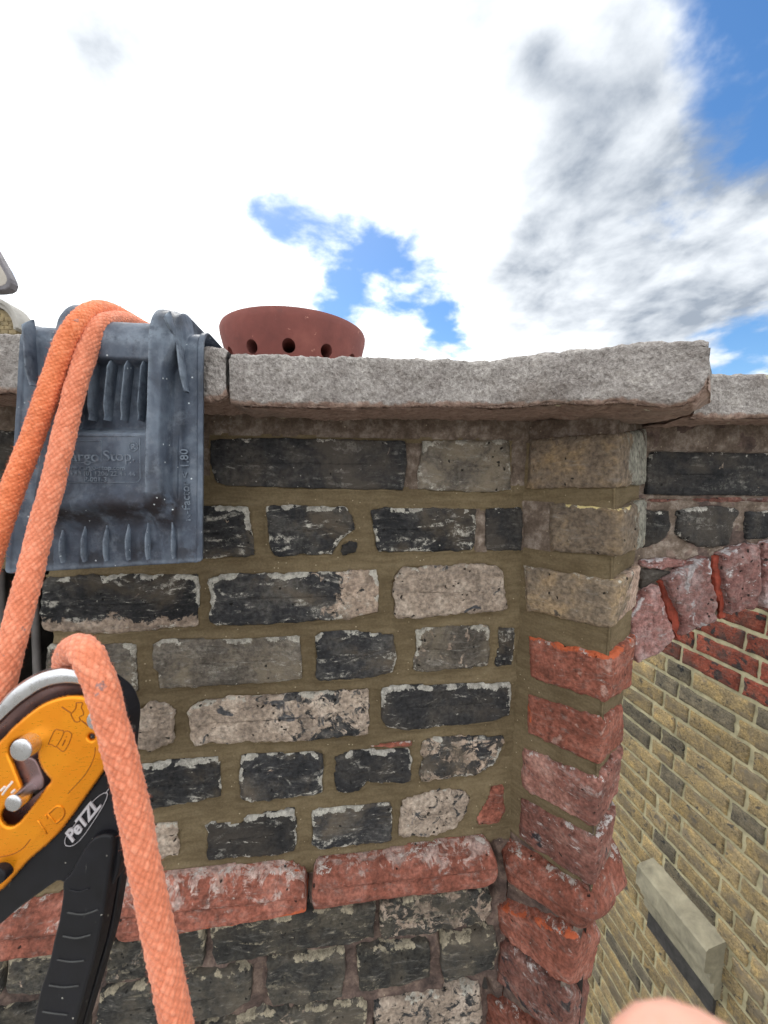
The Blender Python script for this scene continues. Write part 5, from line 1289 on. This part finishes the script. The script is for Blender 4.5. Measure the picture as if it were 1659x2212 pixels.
# black body, back plate and handle
body = [(240, 1462), (272, 1488), (287, 1518), (292, 1545), (287, 1603), (282, 1680), (276, 1760), (272, 1850), (250, 1900), (200, 1905), (150, 1885), (140, 1884), (62, 1940), (0, 1990), (-120, 2060), (-140, 1960), (7, 1900), (62, 1840), (125, 1785), (190, 1700), (225, 1650), (230, 1560)]
dpart('black_body', [SL(body, 160)], .2470, .0050, .0016, BLK)
hr = [(278, 1840), (266, 1909), (251, 1996), (226, 2084), (188, 2212), (150, 2330), (90, 2330), (110, 2212), (160, 2000), (190, 1860)]
dpart('handle_back', [SL(hr, 120)], .2560, .0035, .0012, BLK)
hf = [(165, 1872), (210, 1800), (252, 1790), (256, 1820), (250, 1862), (238, 1946), (221, 2034), (200, 2109), (171, 2212), (135, 2330), (55, 2330), (82, 2212), (92, 2166), (103, 2116), (120, 2064), (132, 2009), (142, 1969), (150, 1916), (151, 1888)]
dpart('handle', [SL(hf, 150)], .2415, .0040, .0016, BLK)
for i, (x0, y0, x1, y1) in enumerate(((150, 1922, 192, 1920), (146, 1971, 212, 1965), (136, 2022, 196, 2019), (124, 2073, 182, 2075), (106, 2128, 170, 2129), (92, 2185, 146, 2192))):
    groove([(x0, y0), ((x0 + x1) / 2, y0 + 4), (x1, y1)], 1.8, nm='grip_ridge', mat=BLK if i == 0 else simple_mat('worn_grip_edge', (.045, .046, .046), .6, .3, 80), d=.2358)
dtext('PeTZL', 156, 1820, 35, R(51.5), .2398, LGREY, weight=1.0, shear=.2, sx=1.12, spacing=.92)
groove([(140, 1816), (148, 1800), (200, 1732), (228, 1712), (231, 1722), (216, 1752), (180, 1806), (158, 1826), (142, 1826)], .75, True, 90, 'logo_outline', LGREY, d=.2399)
groove([(228, 1714), (235, 1704)], 1.0, nm='logo_outline', mat=LGREY, d=.2399)
rivet(153, 2100, 6, .24, .2366, BLK); rivet(-8, 1895, 18, .245, .229, BLK)

# ------------------------------------------------------------------ the photographer's hand at the lower right, close to the lens
SKIN, nt, b, vec, oi = new_mat('skin')
n1 = nt.noise(vec, 120, 4, .6)
nt.put(b.inputs['Base Color'], nt.ramp(n1, [(.3, (.66, .33, .25)), (.7, (.74, .42, .33))])); b.inputs['Roughness'].default_value = .55
b.inputs['Subsurface Weight'].default_value = .15; b.inputs['Subsurface Radius'].default_value = (.006, .002, .001); b.inputs['Subsurface Scale'].default_value = .5
def W3(x, y, z): return CAM + RIGHT * x + UP * y + FWD * z
tipd = .046
tx, ty = (1447 - CXP) / FPX * tipd, -(2318 - CYP) / FPX * tipd
chains = [   # (x right, y up, z ahead, radius) in metres from the lens
 [(tx, ty, tipd, .0150), (tx + .001, ty - .014, tipd - .001, .0140), (tx + .004, ty - .030, tipd - .006, .0096), (tx + .010, ty - .055, tipd - .016, .0110), (tx + .022, ty - .085, tipd - .03, .0150)],
]
palm = (tx + .022, ty - .085, tipd - .03)
for k, (dx, dz, ln) in enumerate(((.030, .02, .075), (.040, .004, .085), (.046, -.014, .078), (.048, -.03, .062))):
    px_, py_, pz_ = palm[0] + dx, palm[1] + .012 - .008 * k, palm[2] - .01
    chains.append([palm + (.016,), (px_, py_, pz_, .0105), (px_ - .012, py_ + .012, pz_ + dz * .5 + .02, .0090), (px_ - .030, py_ + .008, pz_ + dz * .6 + .032, .0082), (px_ - .040, py_ - .004, pz_ + dz * .6 + .026, .0070)])
chains.append([palm + (.016,), (palm[0] + .03, palm[1] - .03, palm[2] - .02, .024), (palm[0] + .05, palm[1] - .09, palm[2] - .04, .027), (palm[0] + .07, palm[1] - .2, palm[2] - .1, .034)])
vs_, es_, rs_ = [], [], []
for ci_, ch in enumerate(chains):
    prev = None
    for j, (x, y, z, r_) in enumerate(ch):
        if ci_ > 0 and j == 0: prev = 4; continue
        vs_.append(W3(x, y, z)); rs_.append(r_); idx = len(vs_) - 1
        if prev is not None: es_.append((prev, idx))
        prev = idx
hme = bpy.data.meshes.new('hand'); org = vs_[4]
hme.from_pydata([tuple(v_ - org) for v_ in vs_], es_, [])
ho = bpy.data.objects.new('hand', hme); COL.objects.link(ho); ho.location = Vector(org)
smd = ho.modifiers.new('skin', 'SKIN')
for i, sv_ in enumerate(hme.skin_vertices[0].data): sv_.radius = (rs_[i], rs_[i]); sv_.use_root = (i == 4)
ss_ = ho.modifiers.new('round', 'SUBSURF'); ss_.levels = 2; ss_.render_levels = 2
dg = bpy.context.evaluated_depsgraph_get(); dg.update()
nm_ = bpy.data.meshes.new_from_object(ho.evaluated_get(dg)); ho.modifiers.clear(); ho.data = nm_
nm_.materials.clear(); nm_.materials.append(SKIN)
for p in nm_.polygons: p.use_smooth = True
vv_ = np.array([v.co[:] for v in nm_.vertices]) + org; pr_ = np.array([project(q) for q in vv_])
ok_ = pr_[:, 2] > .03; top_ = pr_[ok_][:, 1].min(); xt_ = pr_[ok_][pr_[ok_][:, 1].argmin(), 0]
ho.location = ho.location + Vector(UP * (top_ - 2152) / FPX * .046 + RIGHT * (1447 - xt_) / FPX * .046)
set_props(ho, 'blurred pink fingertip of the photographer close to the lens, bottom right', 'hand')
